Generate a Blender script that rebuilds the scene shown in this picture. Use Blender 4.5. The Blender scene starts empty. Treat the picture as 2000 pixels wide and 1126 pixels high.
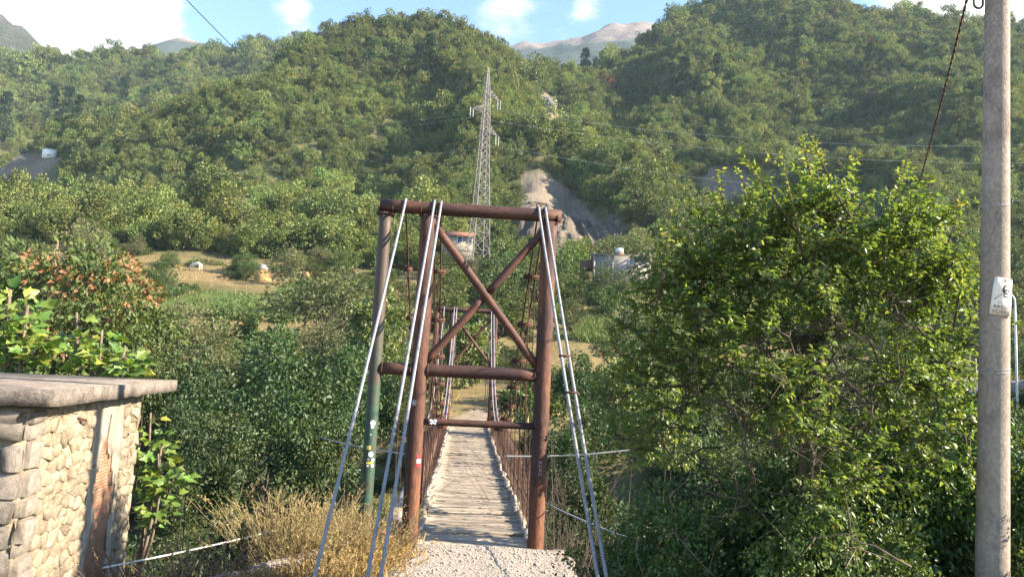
import bpy, math, random
import numpy as np
from mathutils import Vector, Matrix

random.seed(7)
R = np.random.default_rng(7)
S = bpy.context.scene
COL = S.collection

# ------------------------------------------------------------------ camera, sky, sun, exposure
FPX, PITCH, ROLL, CZ = 1450.0, math.radians(6.05), math.radians(2.8), 2.77
_f = np.array([0, math.cos(PITCH), math.sin(PITCH)])
_r0 = np.array([1.0, 0, 0])
_u0 = np.array([0, -math.sin(PITCH), math.cos(PITCH)])
_r = math.cos(ROLL) * _r0 + math.sin(ROLL) * _u0
_u = math.cos(ROLL) * _u0 - math.sin(ROLL) * _r0
CAM = np.array([0, 0, CZ])

cam_d = bpy.data.cameras.new('camera')
cam = bpy.data.objects.new('camera', cam_d)
COL.objects.link(cam)
cam_d.sensor_width = 36.0
cam_d.lens = 36.0 * FPX / 2000.0
cam_d.clip_start, cam_d.clip_end = 0.1, 6000
mw = Matrix.Identity(4)
for i in range(3):
    mw[i][0], mw[i][1], mw[i][2], mw[i][3] = _r[i], _u[i], -_f[i], CAM[i]
cam.matrix_world = mw
S.camera = cam

SUN_AZ, SUN_EL = math.radians(100), math.radians(28)
world = bpy.data.worlds.new('World')
S.world = world
world.use_nodes = True
wn, wl = world.node_tree.nodes, world.node_tree.links
wn.clear()
w_out = wn.new('ShaderNodeOutputWorld')
w_bg = wn.new('ShaderNodeBackground')
w_sky = wn.new('ShaderNodeTexSky')
w_sky.sky_type = 'NISHITA'
w_sky.sun_disc = False
w_sky.sun_elevation = SUN_EL
w_sky.sun_rotation = SUN_AZ
w_sky.air_density, w_sky.dust_density, w_sky.ozone_density = 1.0, 0.1, 3.5
w_bg.inputs['Strength'].default_value = 0.098
wl.new(w_bg.outputs[0], w_out.inputs[0])

sun_d = bpy.data.lights.new('sun', 'SUN')
sun_d.energy = 5.0
sun_d.angle = math.radians(0.5)
sun_d.color = (1.0, 0.87, 0.69)
sun = bpy.data.objects.new('sun', sun_d)
COL.objects.link(sun)
sdir = Vector((math.sin(SUN_AZ) * math.cos(SUN_EL), math.cos(SUN_AZ) * math.cos(SUN_EL), math.sin(SUN_EL)))
sun.rotation_euler = sdir.to_track_quat('Z', 'Y').to_euler()
sun.location = (30, -5, 40)

S.view_settings.view_transform = 'Standard'
S.view_settings.look = 'None'
S.view_settings.gamma = 1
S.view_settings.use_curve_mapping = False
S.view_settings.exposure = 2.08
S.render.engine = 'CYCLES'
cy = S.cycles
cy.max_bounces, cy.diffuse_bounces, cy.glossy_bounces = 5, 3, 2
cy.transmission_bounces, cy.transparent_max_bounces, cy.volume_bounces = 3, 6, 1
cy.use_denoising = True
cy.caustics_reflective = cy.caustics_refractive = False
cy.sample_clamp_indirect = 6


# ------------------------------------------------------------------ surveying: photo point -> place in the world
def ray(px, py):
    return _f + (px - 1000) / FPX * _r - (py - 563) / FPX * _u


def aty(px, py, Y):
    d = ray(px, py)
    return CAM + d * (Y / d[1])


def atz(px, py, z):
    d = ray(px, py)
    return CAM + d * ((z - CZ) / d[2])


def proj(x, y, z):
    vx, vy, vz = x - CAM[0], y - CAM[1], z - CAM[2]
    d = vx * _f[0] + vy * _f[1] + vz * _f[2]
    a = vx * _r[0] + vy * _r[1] + vz * _r[2]
    b = vx * _u[0] + vy * _u[1] + vz * _u[2]
    d = np.where(d < 0.1, 0.1, d)
    return 1000 + FPX * a / d, 563 - FPX * b / d


# ------------------------------------------------------------------ clouds in the sky (direction based)
def _m(op, a, b=None, c=None, clamp=False):
    n = wn.new('ShaderNodeMath')
    n.operation = op
    n.use_clamp = clamp
    for i, v in enumerate((a, b, c)):
        if v is None:
            continue
        if isinstance(v, (int, float)):
            n.inputs[i].default_value = v
        else:
            wl.new(v, n.inputs[i])
    return n.outputs[0]


def build_sky():
    tc = wn.new('ShaderNodeTexCoord')
    nrm = wn.new('ShaderNodeVectorMath')
    nrm.operation = 'NORMALIZE'
    wl.new(tc.outputs['Generated'], nrm.inputs[0])
    V = nrm.outputs[0]

    def noise(scale, detail, w):
        n = wn.new('ShaderNodeTexNoise')
        n.noise_dimensions = '4D'
        n.inputs['Scale'].default_value = scale
        n.inputs['Detail'].default_value = detail
        n.inputs['Roughness'].default_value = 0.62
        n.inputs['W'].default_value = w
        mp = wn.new('ShaderNodeMapping')
        mp.inputs['Scale'].default_value = (1, 1, 2.0)
        wl.new(V, mp.inputs['Vector'])
        wl.new(mp.outputs[0], n.inputs['Vector'])
        return n.outputs['Fac']
    base = noise(3.4, 7, 2.3)
    wisps = noise(12, 6, 8.0)
    # cumulus banks standing at these bearings
    acc = None
    for px, py, half, h in [(130, 10, 0.085, 0.40), (20, -60, 0.13, 0.42), (245, 50, 0.04, 0.30), (575, 28, 0.03, 0.22), (300, -20, .04, .14),
                            (980, -5, 0.045, 0.2), (1140, 10, 0.02, 0.18), (1820, -10, 0.09, 0.36), (2050, 20, 0.10, 0.45)]:
        d = ray(px, py)
        d = d / np.linalg.norm(d)
        dn = wn.new('ShaderNodeVectorMath')
        dn.operation = 'DISTANCE'
        wl.new(V, dn.inputs[0])
        dn.inputs[1].default_value = tuple(d)
        g = _m('DIVIDE', dn.outputs['Value'], half)
        g = _m('POWER', g, 2.0)
        g = _m('MULTIPLY', g, -1.0)
        g = _m('EXPONENT', g)
        g = _m('MULTIPLY', g, h)
        acc = g if acc is None else _m('ADD', acc, g)
    f = _m('ADD', base, acc)
    f = _m('ADD', f, _m('MULTIPLY', _m('SUBTRACT', wisps, 0.5), 0.35))
    mr = wn.new('ShaderNodeMapRange')
    mr.interpolation_type = 'SMOOTHSTEP'
    mr.inputs['From Min'].default_value = 0.64
    mr.inputs['From Max'].default_value = 0.86
    wl.new(f, mr.inputs['Value'])
    mix = wn.new('ShaderNodeMix')
    mix.data_type = 'RGBA'
    wl.new(mr.outputs[0], mix.inputs['Factor'])
    wl.new(w_sky.outputs[0], mix.inputs['A'])
    mix.inputs['B'].default_value = (3.6, 3.55, 3.5, 1)
    wl.new(mix.outputs['Result'], w_bg.inputs['Color'])


build_sky()


# ------------------------------------------------------------------ mesh building
class MB:
    def __init__(self):
        self.v, self.l, self.ls, self.rnd, self.n, self.nl, self.mi = [], [], [], [], 0, 0, []

    def add(self, v, faces, rnd=None, mi=0):
        v = np.asarray(v, dtype=np.float32).reshape(-1, 3)
        f = np.asarray(faces, dtype=np.int64)
        k = f.shape[1]
        self.v.append(v)
        self.l.append((f + self.n).ravel())
        self.ls.append(self.nl + np.arange(len(f)) * k)
        self.mi.append(np.full(len(f), mi))
        self.nl += f.size
        self.n += len(v)
        if rnd is None:
            rnd = np.zeros(len(v))
        self.rnd.append(np.broadcast_to(np.asarray(rnd, dtype=np.float32), (len(v),)))
        return self

    def mesh(self, name, smooth=False):
        me = bpy.data.meshes.new(name)
        v = np.concatenate(self.v)
        l = np.concatenate(self.l)
        ls = np.concatenate(self.ls)
        me.vertices.add(len(v))
        me.vertices.foreach_set('co', v.ravel())
        me.loops.add(len(l))
        me.loops.foreach_set('vertex_index', l.astype(np.int32))
        me.polygons.add(len(ls))
        me.polygons.foreach_set('loop_start', ls.astype(np.int32))
        me.polygons.foreach_set('material_index', np.concatenate(self.mi).astype(np.int32))
        me.update(calc_edges=True)
        a = me.attributes.new('rnd', 'FLOAT', 'POINT')
        a.data.foreach_set('value', np.concatenate(self.rnd))
        if smooth:
            me.polygons.foreach_set('use_smooth', np.ones(len(ls), dtype=bool))
        me.validate()
        return me

    def build(self, name, mats, parent=None, smooth=False):
        me = self.mesh(name, smooth)
        for m in (mats if isinstance(mats, (list, tuple)) else [mats]):
            me.materials.append(m)
        return link(name, me, parent)

    # ---- shapes
    def box(self, lo, hi, M=None, mi=0, rnd=0.0, jit=0.0):
        lo, hi = np.array(lo, float), np.array(hi, float)
        c = np.array([[0, 0, 0], [1, 0, 0], [1, 1, 0], [0, 1, 0], [0, 0, 1], [1, 0, 1], [1, 1, 1], [0, 1, 1]], float)
        v = lo + c * (hi - lo)
        if jit:
            v = v + R.uniform(-jit, jit, v.shape)
        if M is not None:
            v = v @ M[:3, :3].T + M[:3, 3]
        self.add(v, [[0, 3, 2, 1], [4, 5, 6, 7], [0, 1, 5, 4], [1, 2, 6, 5], [2, 3, 7, 6], [3, 0, 4, 7]], rnd, mi)
        return self

    def tube(self, pts, rad, sides=8, mi=0, rnd=0.0, cap=True):
        P = np.asarray(pts, float)
        n = len(P)
        rad = np.broadcast_to(np.asarray(rad, float), (n,))
        T = np.gradient(P, axis=0)
        T /= np.linalg.norm(T, axis=1)[:, None] + 1e-9
        ref = np.array([0, 0, 1.0]) if abs(T[0][2]) < 0.9 else np.array([1.0, 0, 0])
        A = np.empty_like(P)
        a = np.cross(T[0], ref)
        a /= np.linalg.norm(a)
        for i in range(n):
            a = a - T[i] * (a @ T[i])
            a /= np.linalg.norm(a) + 1e-9
            A[i] = a
        B = np.cross(T, A)
        th = np.arange(sides) * 2 * math.pi / sides
        v = P[:, None, :] + rad[:, None, None] * (np.cos(th)[None, :, None] * A[:, None, :] + np.sin(th)[None, :, None] * B[:, None, :])
        v = v.reshape(-1, 3)
        i, j = np.meshgrid(np.arange(n - 1), np.arange(sides), indexing='ij')
        j2 = (j + 1) % sides
        f = np.stack([i * sides + j, i * sides + j2, (i + 1) * sides + j2, (i + 1) * sides + j], -1).reshape(-1, 4)
        base = self.n
        self.add(v, f, rnd, mi)
        if cap and sides >= 3:
            k = np.arange(1, sides - 1)
            f0 = np.stack([np.zeros_like(k), k + 1, k], -1)
            f1 = np.stack([np.zeros_like(k), k, k + 1], -1) + (n - 1) * sides
            f = np.concatenate([f0, f1])
            self.l.append((f + base).ravel())
            self.ls.append(self.nl + np.arange(len(f)) * 3)
            self.mi.append(np.full(len(f), mi))
            self.nl += f.size
        return self

    def leaves(self, pos, direc, up, length, width, rnd, fold=0.25, droop=0.0, mi=0):
        """pointed, folded leaf blades: pos (n,3) base, direc (n,3) along, up (n,3) rough normal"""
        n = len(pos)
        d = direc / (np.linalg.norm(direc, axis=1)[:, None] + 1e-9)
        s = np.cross(d, up)
        s /= np.linalg.norm(s, axis=1)[:, None] + 1e-9
        nn = np.cross(s, d)
        L = np.broadcast_to(np.asarray(length, float), (n,))[:, None]
        W = np.broadcast_to(np.asarray(width, float), (n,))[:, None]
        tip = pos + d * L - nn * L * droop
        mid = pos + d * L * 0.45
        a = mid + s * W * 0.5 + nn * W * fold
        b = mid - s * W * 0.5 + nn * W * fold
        v = np.stack([pos, a, tip, b], 1).reshape(-1, 3)
        q = np.arange(n)[:, None] * 4
        f = np.concatenate([q + np.array([[0, 1, 2]]), q + np.array([[0, 2, 3]])])
        self.add(v, f, np.repeat(np.broadcast_to(np.asarray(rnd, float), (n,)), 4), mi)
        return self


def link(name, data, parent=None):
    o = bpy.data.objects.new(name, data)
    COL.objects.link(o)
    if parent is not None:
        o.parent = parent
    return o


def empty(name, loc, rz=0.0, parent=None):
    o = link(name, None, parent)
    o.empty_display_size = 0.2
    o.location = tuple(float(c) for c in loc)
    o.rotation_euler = (0, 0, rz)
    return o


def tag(o, label=None, cat=None, group=None, kind=None):
    if label:
        o['label'] = label
    if cat:
        o['category'] = cat
    if group:
        o['group'] = group
    if kind:
        o['kind'] = kind
    return o


_unit = {}


def rod(name, p, q, w, mat, parent=None, sides=8, d=None):
    """a straight round (or square, sides=4) member between two points, sharing one mesh per material"""
    key = (mat.name, sides)
    if key not in _unit:
        me = MB().tube([(0, 0, 0), (0, 0, 1)], 1.0, sides).mesh('rod', smooth=sides > 5)
        if sides > 5:
            for p_ in me.polygons:
                p_.use_smooth = abs(p_.normal.z) < 0.5
        me.materials.append(mat)
        _unit[key] = me
    p, q = Vector(p), Vector(q)
    v = q - p
    o = link(name, _unit[key], parent)
    o.location = p
    o.rotation_mode = 'QUATERNION'
    o.rotation_quaternion = v.to_track_quat('Z', 'Y')
    o.scale = (w, d or w, v.length)
    return o


# ------------------------------------------------------------------ numpy value noise
_perm = np.random.default_rng(3).permutation(512)


def vnoise(x, y, seed=0):
    xi, yi = np.floor(x).astype(int), np.floor(y).astype(int)
    fx, fy = x - xi, y - yi
    fx, fy = fx * fx * (3 - 2 * fx), fy * fy * (3 - 2 * fy)

    def h(a, b):
        return _perm[(_perm[(a + seed * 17) % 512] + b) % 512] / 511.0
    return (h(xi, yi) * (1 - fx) + h(xi + 1, yi) * fx) * (1 - fy) + (h(xi, yi + 1) * (1 - fx) + h(xi + 1, yi + 1) * fx) * fy


def fbm(x, y, oct=4, seed=0):
    s, a, t = 0, 1.0, 0
    for i in range(oct):
        s = s + a * (vnoise(x * 2 ** i, y * 2 ** i, seed + i) - 0.5)
        t += a
        a *= 0.5
    return s / t


def sst(a, b, x):
    t = np.clip((x - a) / (b - a), 0, 1)
    return t * t * (3 - 2 * t)


# ------------------------------------------------------------------ materials
def new_mat(name):
    m = bpy.data.materials.new(name)
    m.use_nodes = True
    return m, m.node_tree.nodes, m.node_tree.links, m.node_tree.nodes['Principled BSDF']


def ramp(n, stops):
    r = n.new('ShaderNodeValToRGB')
    e = r.color_ramp.elements
    while len(e) < len(stops):
        e.new(0.5)
    for i, (p, c) in enumerate(stops):
        e[i].position = p
        e[i].color = (*c, 1)
    return r


def mixc(n, l, fac, a, b, mode='MIX'):
    m = n.new('ShaderNodeMix')
    m.data_type = 'RGBA'
    m.blend_type = mode
    for k, v in (('Factor', fac), ('A', a), ('B', b)):
        s = m.inputs[k]
        if isinstance(v, (int, float)):
            s.default_value = v
        elif isinstance(v, tuple):
            s.default_value = (*v, 1)
        else:
            l.new(v, s)
    return m.outputs['Result']


def noise_node(n, l, vec, scale, detail=5, rough=0.6, dist=0.0):
    t = n.new('ShaderNodeTexNoise')
    t.inputs['Scale'].default_value = scale
    t.inputs['Detail'].default_value = detail
    t.inputs['Roughness'].default_value = rough
    t.inputs['Distortion'].default_value = dist
    if vec is not None:
        l.new(vec, t.inputs['Vector'])
    return t


def surf(name, stops, scale=4.0, rough=0.85, bump=0.3, bscale=None, stretch=(1, 1, 1), spec=0.3, objrand=0.0, fine=None, metal=0.0, coord='Object', bdist=0.02):
    """mottled material: colour ramp over noise, plus finer speckle and bump; objrand varies brightness from object to object"""
    stops = [(p_, tuple(c_ * 0.84 for c_ in col_)) for p_, col_ in stops]
    m, n, l, b = new_mat(name)
    tc = n.new('ShaderNodeTexCoord')
    geo = n.new('ShaderNodeNewGeometry')
    src = tc.outputs['Object'] if coord == 'Object' else geo.outputs['Position']
    mp = n.new('ShaderNodeMapping')
    mp.inputs['Scale'].default_value = stretch
    l.new(src, mp.inputs['Vector'])
    vec = mp.outputs[0]
    oi = n.new('ShaderNodeObjectInfo')
    if objrand:
        ad = n.new('ShaderNodeVectorMath')
        ad.operation = 'MULTIPLY_ADD'
        l.new(oi.outputs['Random'], ad.inputs[0])
        ad.inputs[1].default_value = (37, 51, 23)
        l.new(vec, ad.inputs[2])
        vec = ad.outputs[0]
    t = noise_node(n, l, vec, scale, 6, 0.65, 0.2)
    r = ramp(n, stops)
    l.new(t.outputs['Fac'], r.inputs['Fac'])
    c = r.outputs[0]
    if fine:
        t2 = noise_node(n, l, vec, fine[0], 3, 0.6)
        r2 = ramp(n, [(0.35, (1 - fine[1],) * 3), (0.65, (1 + fine[1],) * 3)])
        l.new(t2.outputs['Fac'], r2.inputs['Fac'])
        c = mixc(n, l, 1.0, c, r2.outputs[0], 'MULTIPLY')
    if objrand:
        mr = n.new('ShaderNodeMapRange')
        mr.inputs['To Min'].default_value = 1 - objrand
        mr.inputs['To Max'].default_value = 1 + objrand
        l.new(oi.outputs['Random'], mr.inputs['Value'])
        cb = n.new('ShaderNodeCombineColor')
        for k in range(3):
            l.new(mr.outputs[0], cb.inputs[k])
        c = mixc(n, l, 1.0, c, cb.outputs[0], 'MULTIPLY')
    l.new(c, b.inputs['Base Color'])
    b.inputs['Roughness'].default_value = rough
    b.inputs['Specular IOR Level'].default_value = spec
    b.inputs['Metallic'].default_value = metal
    if bump:
        tb = noise_node(n, l, vec, bscale or scale * 4, 5, 0.65)
        bp = n.new('ShaderNodeBump')
        bp.inputs['Strength'].default_value = bump
        bp.inputs['Distance'].default_value = bdist
        l.new(tb.outputs['Fac'], bp.inputs['Height'])
        l.new(bp.outputs[0], b.inputs['Normal'])
    return m


def leafmat(name, stops, trans=0.35, rough=0.45, spec=0.35, vary=0.25, patch=0.0):
    """leaf blade: colour by each leaf's own random number and the plant's, some light let through"""
    m, n, l, b = new_mat(name)
    at = n.new('ShaderNodeAttribute')
    at.attribute_name = 'rnd'
    r = ramp(n, stops)
    l.new(at.outputs['Fac'], r.inputs['Fac'])
    oi = n.new('ShaderNodeObjectInfo')
    hs = n.new('ShaderNodeHueSaturation')
    mh = n.new('ShaderNodeMapRange')
    mh.inputs['To Min'].default_value = 0.5 - 0.018 * vary / 0.25
    mh.inputs['To Max'].default_value = 0.5 + 0.024 * vary / 0.25
    l.new(oi.outputs['Random'], mh.inputs['Value'])
    l.new(mh.outputs[0], hs.inputs['Hue'])
    wn_ = n.new('ShaderNodeTexWhiteNoise')
    wn_.noise_dimensions = '1D'
    l.new(oi.outputs['Random'], wn_.inputs['W'])
    mv = n.new('ShaderNodeMapRange')
    mv.inputs['To Min'].default_value = 1 - vary
    mv.inputs['To Max'].default_value = 1 + vary
    l.new(wn_.outputs['Value'], mv.inputs['Value'])
    val = mv.outputs[0]
    if patch:
        t = noise_node(n, l, oi.outputs['Location'], 0.012, 3, 0.6)
        mp_ = n.new('ShaderNodeMapRange')
        mp_.inputs['From Min'].default_value = 0.35
        mp_.inputs['From Max'].default_value = 0.65
        mp_.inputs['To Min'].default_value = 1 - patch
        mp_.inputs['To Max'].default_value = 1 + patch
        l.new(t.outputs['Fac'], mp_.inputs['Value'])
        mm = n.new('ShaderNodeMath')
        mm.operation = 'MULTIPLY'
        l.new(val, mm.inputs[0])
        l.new(mp_.outputs[0], mm.inputs[1])
        val = mm.outputs[0]
    l.new(val, hs.inputs['Value'])
    l.new(r.outputs[0], hs.inputs['Color'])
    c = hs.outputs[0]
    l.new(c, b.inputs['Base Color'])
    b.inputs['Roughness'].default_value = rough
    b.inputs['Specular IOR Level'].default_value = spec
    tr = n.new('ShaderNodeBsdfTranslucent')
    tc_ = mixc(n, l, 1.0, c, (1.35, 1.25, 0.55), 'MULTIPLY')
    l.new(tc_, tr.inputs['Color'])
    mx = n.new('ShaderNodeMixShader')
    mx.inputs[0].default_value = trans
    l.new(b.outputs[0], mx.inputs[1])
    l.new(tr.outputs[0], mx.inputs[2])
    l.new(mx.outputs[0], n['Material Output'].inputs['Surface'])
    return m


def plain(name, col, rough=0.7, metal=0.0, spec=0.4):
    m, n, l, b = new_mat(name)
    oi = n.new('ShaderNodeTexCoord')
    t = noise_node(n, l, oi.outputs['Object'], 9.0, 4)
    r = ramp(n, [(0.3, tuple(c * 0.82 for c in col)), (0.7, tuple(min(1, c * 1.1) for c in col))])
    l.new(t.outputs['Fac'], r.inputs['Fac'])
    l.new(r.outputs[0], b.inputs['Base Color'])
    b.inputs['Roughness'].default_value = rough
    b.inputs['Metallic'].default_value = metal
    b.inputs['Specular IOR Level'].default_value = spec
    return m


MAT = dict(
    rust=surf('rust', [(0.32, (0.028, 0.016, 0.018)), (0.44, (0.056, 0.026, 0.022)), (0.54, (0.10, 0.042, 0.025)), (0.66, (0.18, 0.070, 0.032)), (0.8, (0.17, 0.11, 0.075))], 3.0, 0.72, 0.35, 30, (1, 1, 0.22), 0.35, fine=(38, 0.35)),
    rust_dark=surf('rust_dark', [(0.3, (0.035, 0.019, 0.018)), (0.5, (0.07, 0.033, 0.025)), (0.7, (0.14, 0.065, 0.038))], 9, 0.85, 0.2, 40, fine=(60, 0.3)),
    beam=surf('beam_rust', [(0.32, (0.028, 0.016, 0.017)), (0.48, (0.056, 0.025, 0.021)), (0.62, (0.10, 0.042, 0.026)), (0.72, (0.15, 0.065, 0.035)), (0.82, (0.075, 0.072, 0.04))], 2.0, 0.75, 0.25, 25, (0.5, 0.5, 1.2), 0.35, fine=(30, 0.25)),
    brace=surf('brace_rust', [(0.35, (0.055, 0.025, 0.022)), (0.52, (0.10, 0.043, 0.029)), (0.66, (0.15, 0.07, 0.042)), (0.78, (0.19, 0.16, 0.14))], 1.6, 0.7, 0.2, 25, fine=(30, 0.2)),
    steel=surf('galvanised_steel', [(0.3, (0.17, 0.17, 0.18)), (0.6, (0.27, 0.27, 0.28)), (0.8, (0.22, 0.19, 0.16))], 6, 0.55, 0.1, 60, metal=0.0, spec=0.5, fine=(90, 0.2)),
    pylon=surf('pylon_steel', [(0.3, (0.22, 0.205, 0.195)), (0.7, (0.33, 0.31, 0.29))], 2, 0.6, 0.0),
    wire=plain('dark_wire', (0.03, 0.03, 0.032), 0.6),
    whitewire=plain('white_hose', (0.66, 0.62, 0.56), 0.6),
    greywire=plain('grey_wire', (0.30, 0.33, 0.36), 0.6),
    redwire=plain('red_wire', (0.17, 0.03, 0.032), 0.5),
    plank=surf('weathered_plank', [(0.28, (0.11, 0.083, 0.06)), (0.43, (0.34, 0.275, 0.205)), (0.7, (0.52, 0.44, 0.345))], 5, 0.9, 0.5, 26, (0.25, 5, 3), 0.2, objrand=0.2, fine=(45, 0.22)),
    kerb=surf('kerb_wood', [(0.3, (0.26, 0.20, 0.15)), (0.6, (0.47, 0.40, 0.33))], 6, 0.9, 0.4, 30, (4, 0.4, 3), 0.2, objrand=0.25, fine=(40, 0.2)),
    concrete=surf('pole_concrete', [(0.25, (0.145, 0.118, 0.10)), (0.45, (0.285, 0.238, 0.20)), (0.75, (0.39, 0.33, 0.275))], 3.2, 0.9, 0.4, 60, (1, 1, 0.8), 0.25, fine=(34, 0.18)),
    slab=surf('slab_concrete', [(0.28, (0.065, 0.055, 0.048)), (0.45, (0.145, 0.122, 0.105)), (0.75, (0.25, 0.215, 0.18))], 5, 0.95, 0.55, 40, fine=(46, 0.35), bdist=0.012),
    mortar=surf('mortar', [(0.3, (0.17, 0.13, 0.09)), (0.7, (0.30, 0.24, 0.165))], 6, 0.95, 0.7, 40, fine=(50, 0.2)),
    stone=surf('wall_stone', [(0.25, (0.13, 0.10, 0.07)), (0.45, (0.24, 0.19, 0.13)), (0.75, (0.35, 0.285, 0.205))], 5, 0.92, 0.7, 26, objrand=0.22, fine=(40, 0.22)),
    stone_grey=surf('wall_stone_grey', [(0.25, (0.13, 0.11, 0.09)), (0.5, (0.25, 0.215, 0.18)), (0.75, (0.34, 0.29, 0.23))], 4, 0.92, 0.8, 20, objrand=0.2, fine=(36, 0.25)),
    plaster=surf('old_plaster', [(0.28, (0.17, 0.145, 0.115)), (0.5, (0.29, 0.25, 0.195)), (0.75, (0.37, 0.325, 0.26))], 4, 0.9, 0.4, 30, (1, 1, 0.4), fine=(30, 0.15)),
    brick=surf('hollow_brick', [(0.25, (0.20, 0.065, 0.04)), (0.5, (0.36, 0.11, 0.05)), (0.8, (0.40, 0.21, 0.13))], 7, 0.9, 0.4, 40, (1, 1, 0.5), objrand=0.18, fine=(40, 0.18)),
    gravel=surf('gravel', [(0.3, (0.23, 0.195, 0.16)), (0.5, (0.38, 0.335, 0.285)), (0.7, (0.50, 0.45, 0.395))], 55, 0.95, 0.9, 90, fine=(14, 0.14), coord='pos'),
    pebble=surf('pebble', [(0.3, (0.25, 0.215, 0.18)), (0.7, (0.52, 0.47, 0.42))], 30, 0.9, 0.0, coord='pos'),
    bark=surf('bark', [(0.3, (0.045, 0.035, 0.028)), (0.7, (0.13, 0.10, 0.075))], 9, 0.95, 0.6, 40, (1, 1, 0.3)),
    twig=surf('grey_twig', [(0.3, (0.10, 0.075, 0.055)), (0.7, (0.25, 0.19, 0.14))], 9, 0.95, 0.0),
    pipe=surf('pipe_wrap', [(0.3, (0.26, 0.22, 0.19)), (0.5, (0.38, 0.33, 0.29)), (0.75, (0.46, 0.37, 0.28))], 3, 0.8, 0.3, 24, (1, 0.5, 1), fine=(26, 0.2)),
    pipe_rust=surf('pipe_rust', [(0.3, (0.22, 0.10, 0.05)), (0.6, (0.40, 0.19, 0.09))], 4, 0.85, 0.2, 24, fine=(26, 0.2)),
    net=surf('rusty_net', [(0.3, (0.10, 0.06, 0.045)), (0.7, (0.26, 0.17, 0.12))], 5, 0.85, 0.0),
    white=plain('white_paint', (0.75, 0.74, 0.72)),
    roof=surf('roof_tile', [(0.3, (0.17, 0.075, 0.05)), (0.7, (0.30, 0.14, 0.09))], 3, 0.9, 0.3, 12),
    blockwork=surf('grey_blockwork', [(0.3, (0.24, 0.225, 0.21)), (0.7, (0.36, 0.34, 0.31))], 1.2, 0.95, 0.2, 10),
    glass=plain('window_glass', (0.03, 0.05, 0.12), 0.15, 0, 0.6),
    blue=plain('blue_cover', (0.10, 0.20, 0.38), 0.6),
    hay=surf('hay', [(0.3, (0.28, 0.16, 0.06)), (0.7, (0.50, 0.32, 0.14))], 3, 1.0, 0.8, 14, (1, 1, 0.3), fine=(14, 0.3)),
    horse=surf('white_horse_coat', [(0.3, (0.60, 0.54, 0.46)), (0.7, (0.76, 0.71, 0.64))], 3, 0.8, 0.0),
    rock=surf('pale_rock', [(0.3, (0.13, 0.12, 0.11)), (0.6, (0.25, 0.225, 0.21))], 0.6, 0.95, 0.8, 2.5),
    paper=plain('sign_plate', (0.74, 0.68, 0.58), 0.6),
    ink=plain('black_print', (0.045, 0.035, 0.04), 0.7),
    ink_faded=plain('faded_print', (0.50, 0.30, 0.22), 0.7),
    earth=surf('trodden_earth', [(0.3, (0.19, 0.145, 0.10)), (0.7, (0.33, 0.26, 0.19))], 2.5, 0.95, 0.5, 20, coord='pos'),
    asphalt=surf('asphalt', [(0.3, (0.14, 0.13, 0.125)), (0.7, (0.22, 0.21, 0.20))], 1.5, 0.95, 0.1),
    tin=plain('tin_sheet', (0.55, 0.56, 0.58), 0.45),
    wood=surf('old_timber', [(0.3, (0.20, 0.12, 0.08)), (0.7, (0.36, 0.22, 0.15))], 3, 0.9, 0.0),
)
# green paint over rust, worn through towards the top
MAT['green'] = surf('green_paint', [(0.36, (0.045, 0.028, 0.024)), (0.46, (0.05, 0.052, 0.036)), (0.54, (0.030, 0.072, 0.044)), (0.8, (0.042, 0.10, 0.058))], 1.1, 0.6, 0.2, 25, (1, 1, 0.5), 0.4, fine=(30, 0.2))

def _worn(m):
    n, l = m.node_tree.nodes, m.node_tree.links
    b = n['Principled BSDF']
    src = b.inputs['Base Color'].links[0].from_socket
    tc = n.new('ShaderNodeTexCoord')
    sp = n.new('ShaderNodeSeparateXYZ')
    l.new(tc.outputs['Object'], sp.inputs[0])
    t = noise_node(n, l, tc.outputs['Object'], 4.0, 6, 0.7)
    ad = n.new('ShaderNodeMath')
    ad.operation = 'MULTIPLY_ADD'
    l.new(t.outputs['Fac'], ad.inputs[0])
    ad.inputs[1].default_value = 5.0
    l.new(sp.outputs['Z'], ad.inputs[2])
    mr = n.new('ShaderNodeMapRange')
    mr.inputs['From Min'].default_value = 4.7
    mr.inputs['From Max'].default_value = 5.8
    mr.inputs['To Max'].default_value = 0.9
    l.new(ad.outputs[0], mr.inputs['Value'])
    l.new(mixc(n, l, mr.outputs[0], src, (0.060, 0.036, 0.028)), b.inputs['Base Color'])


_worn(MAT['green'])

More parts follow.
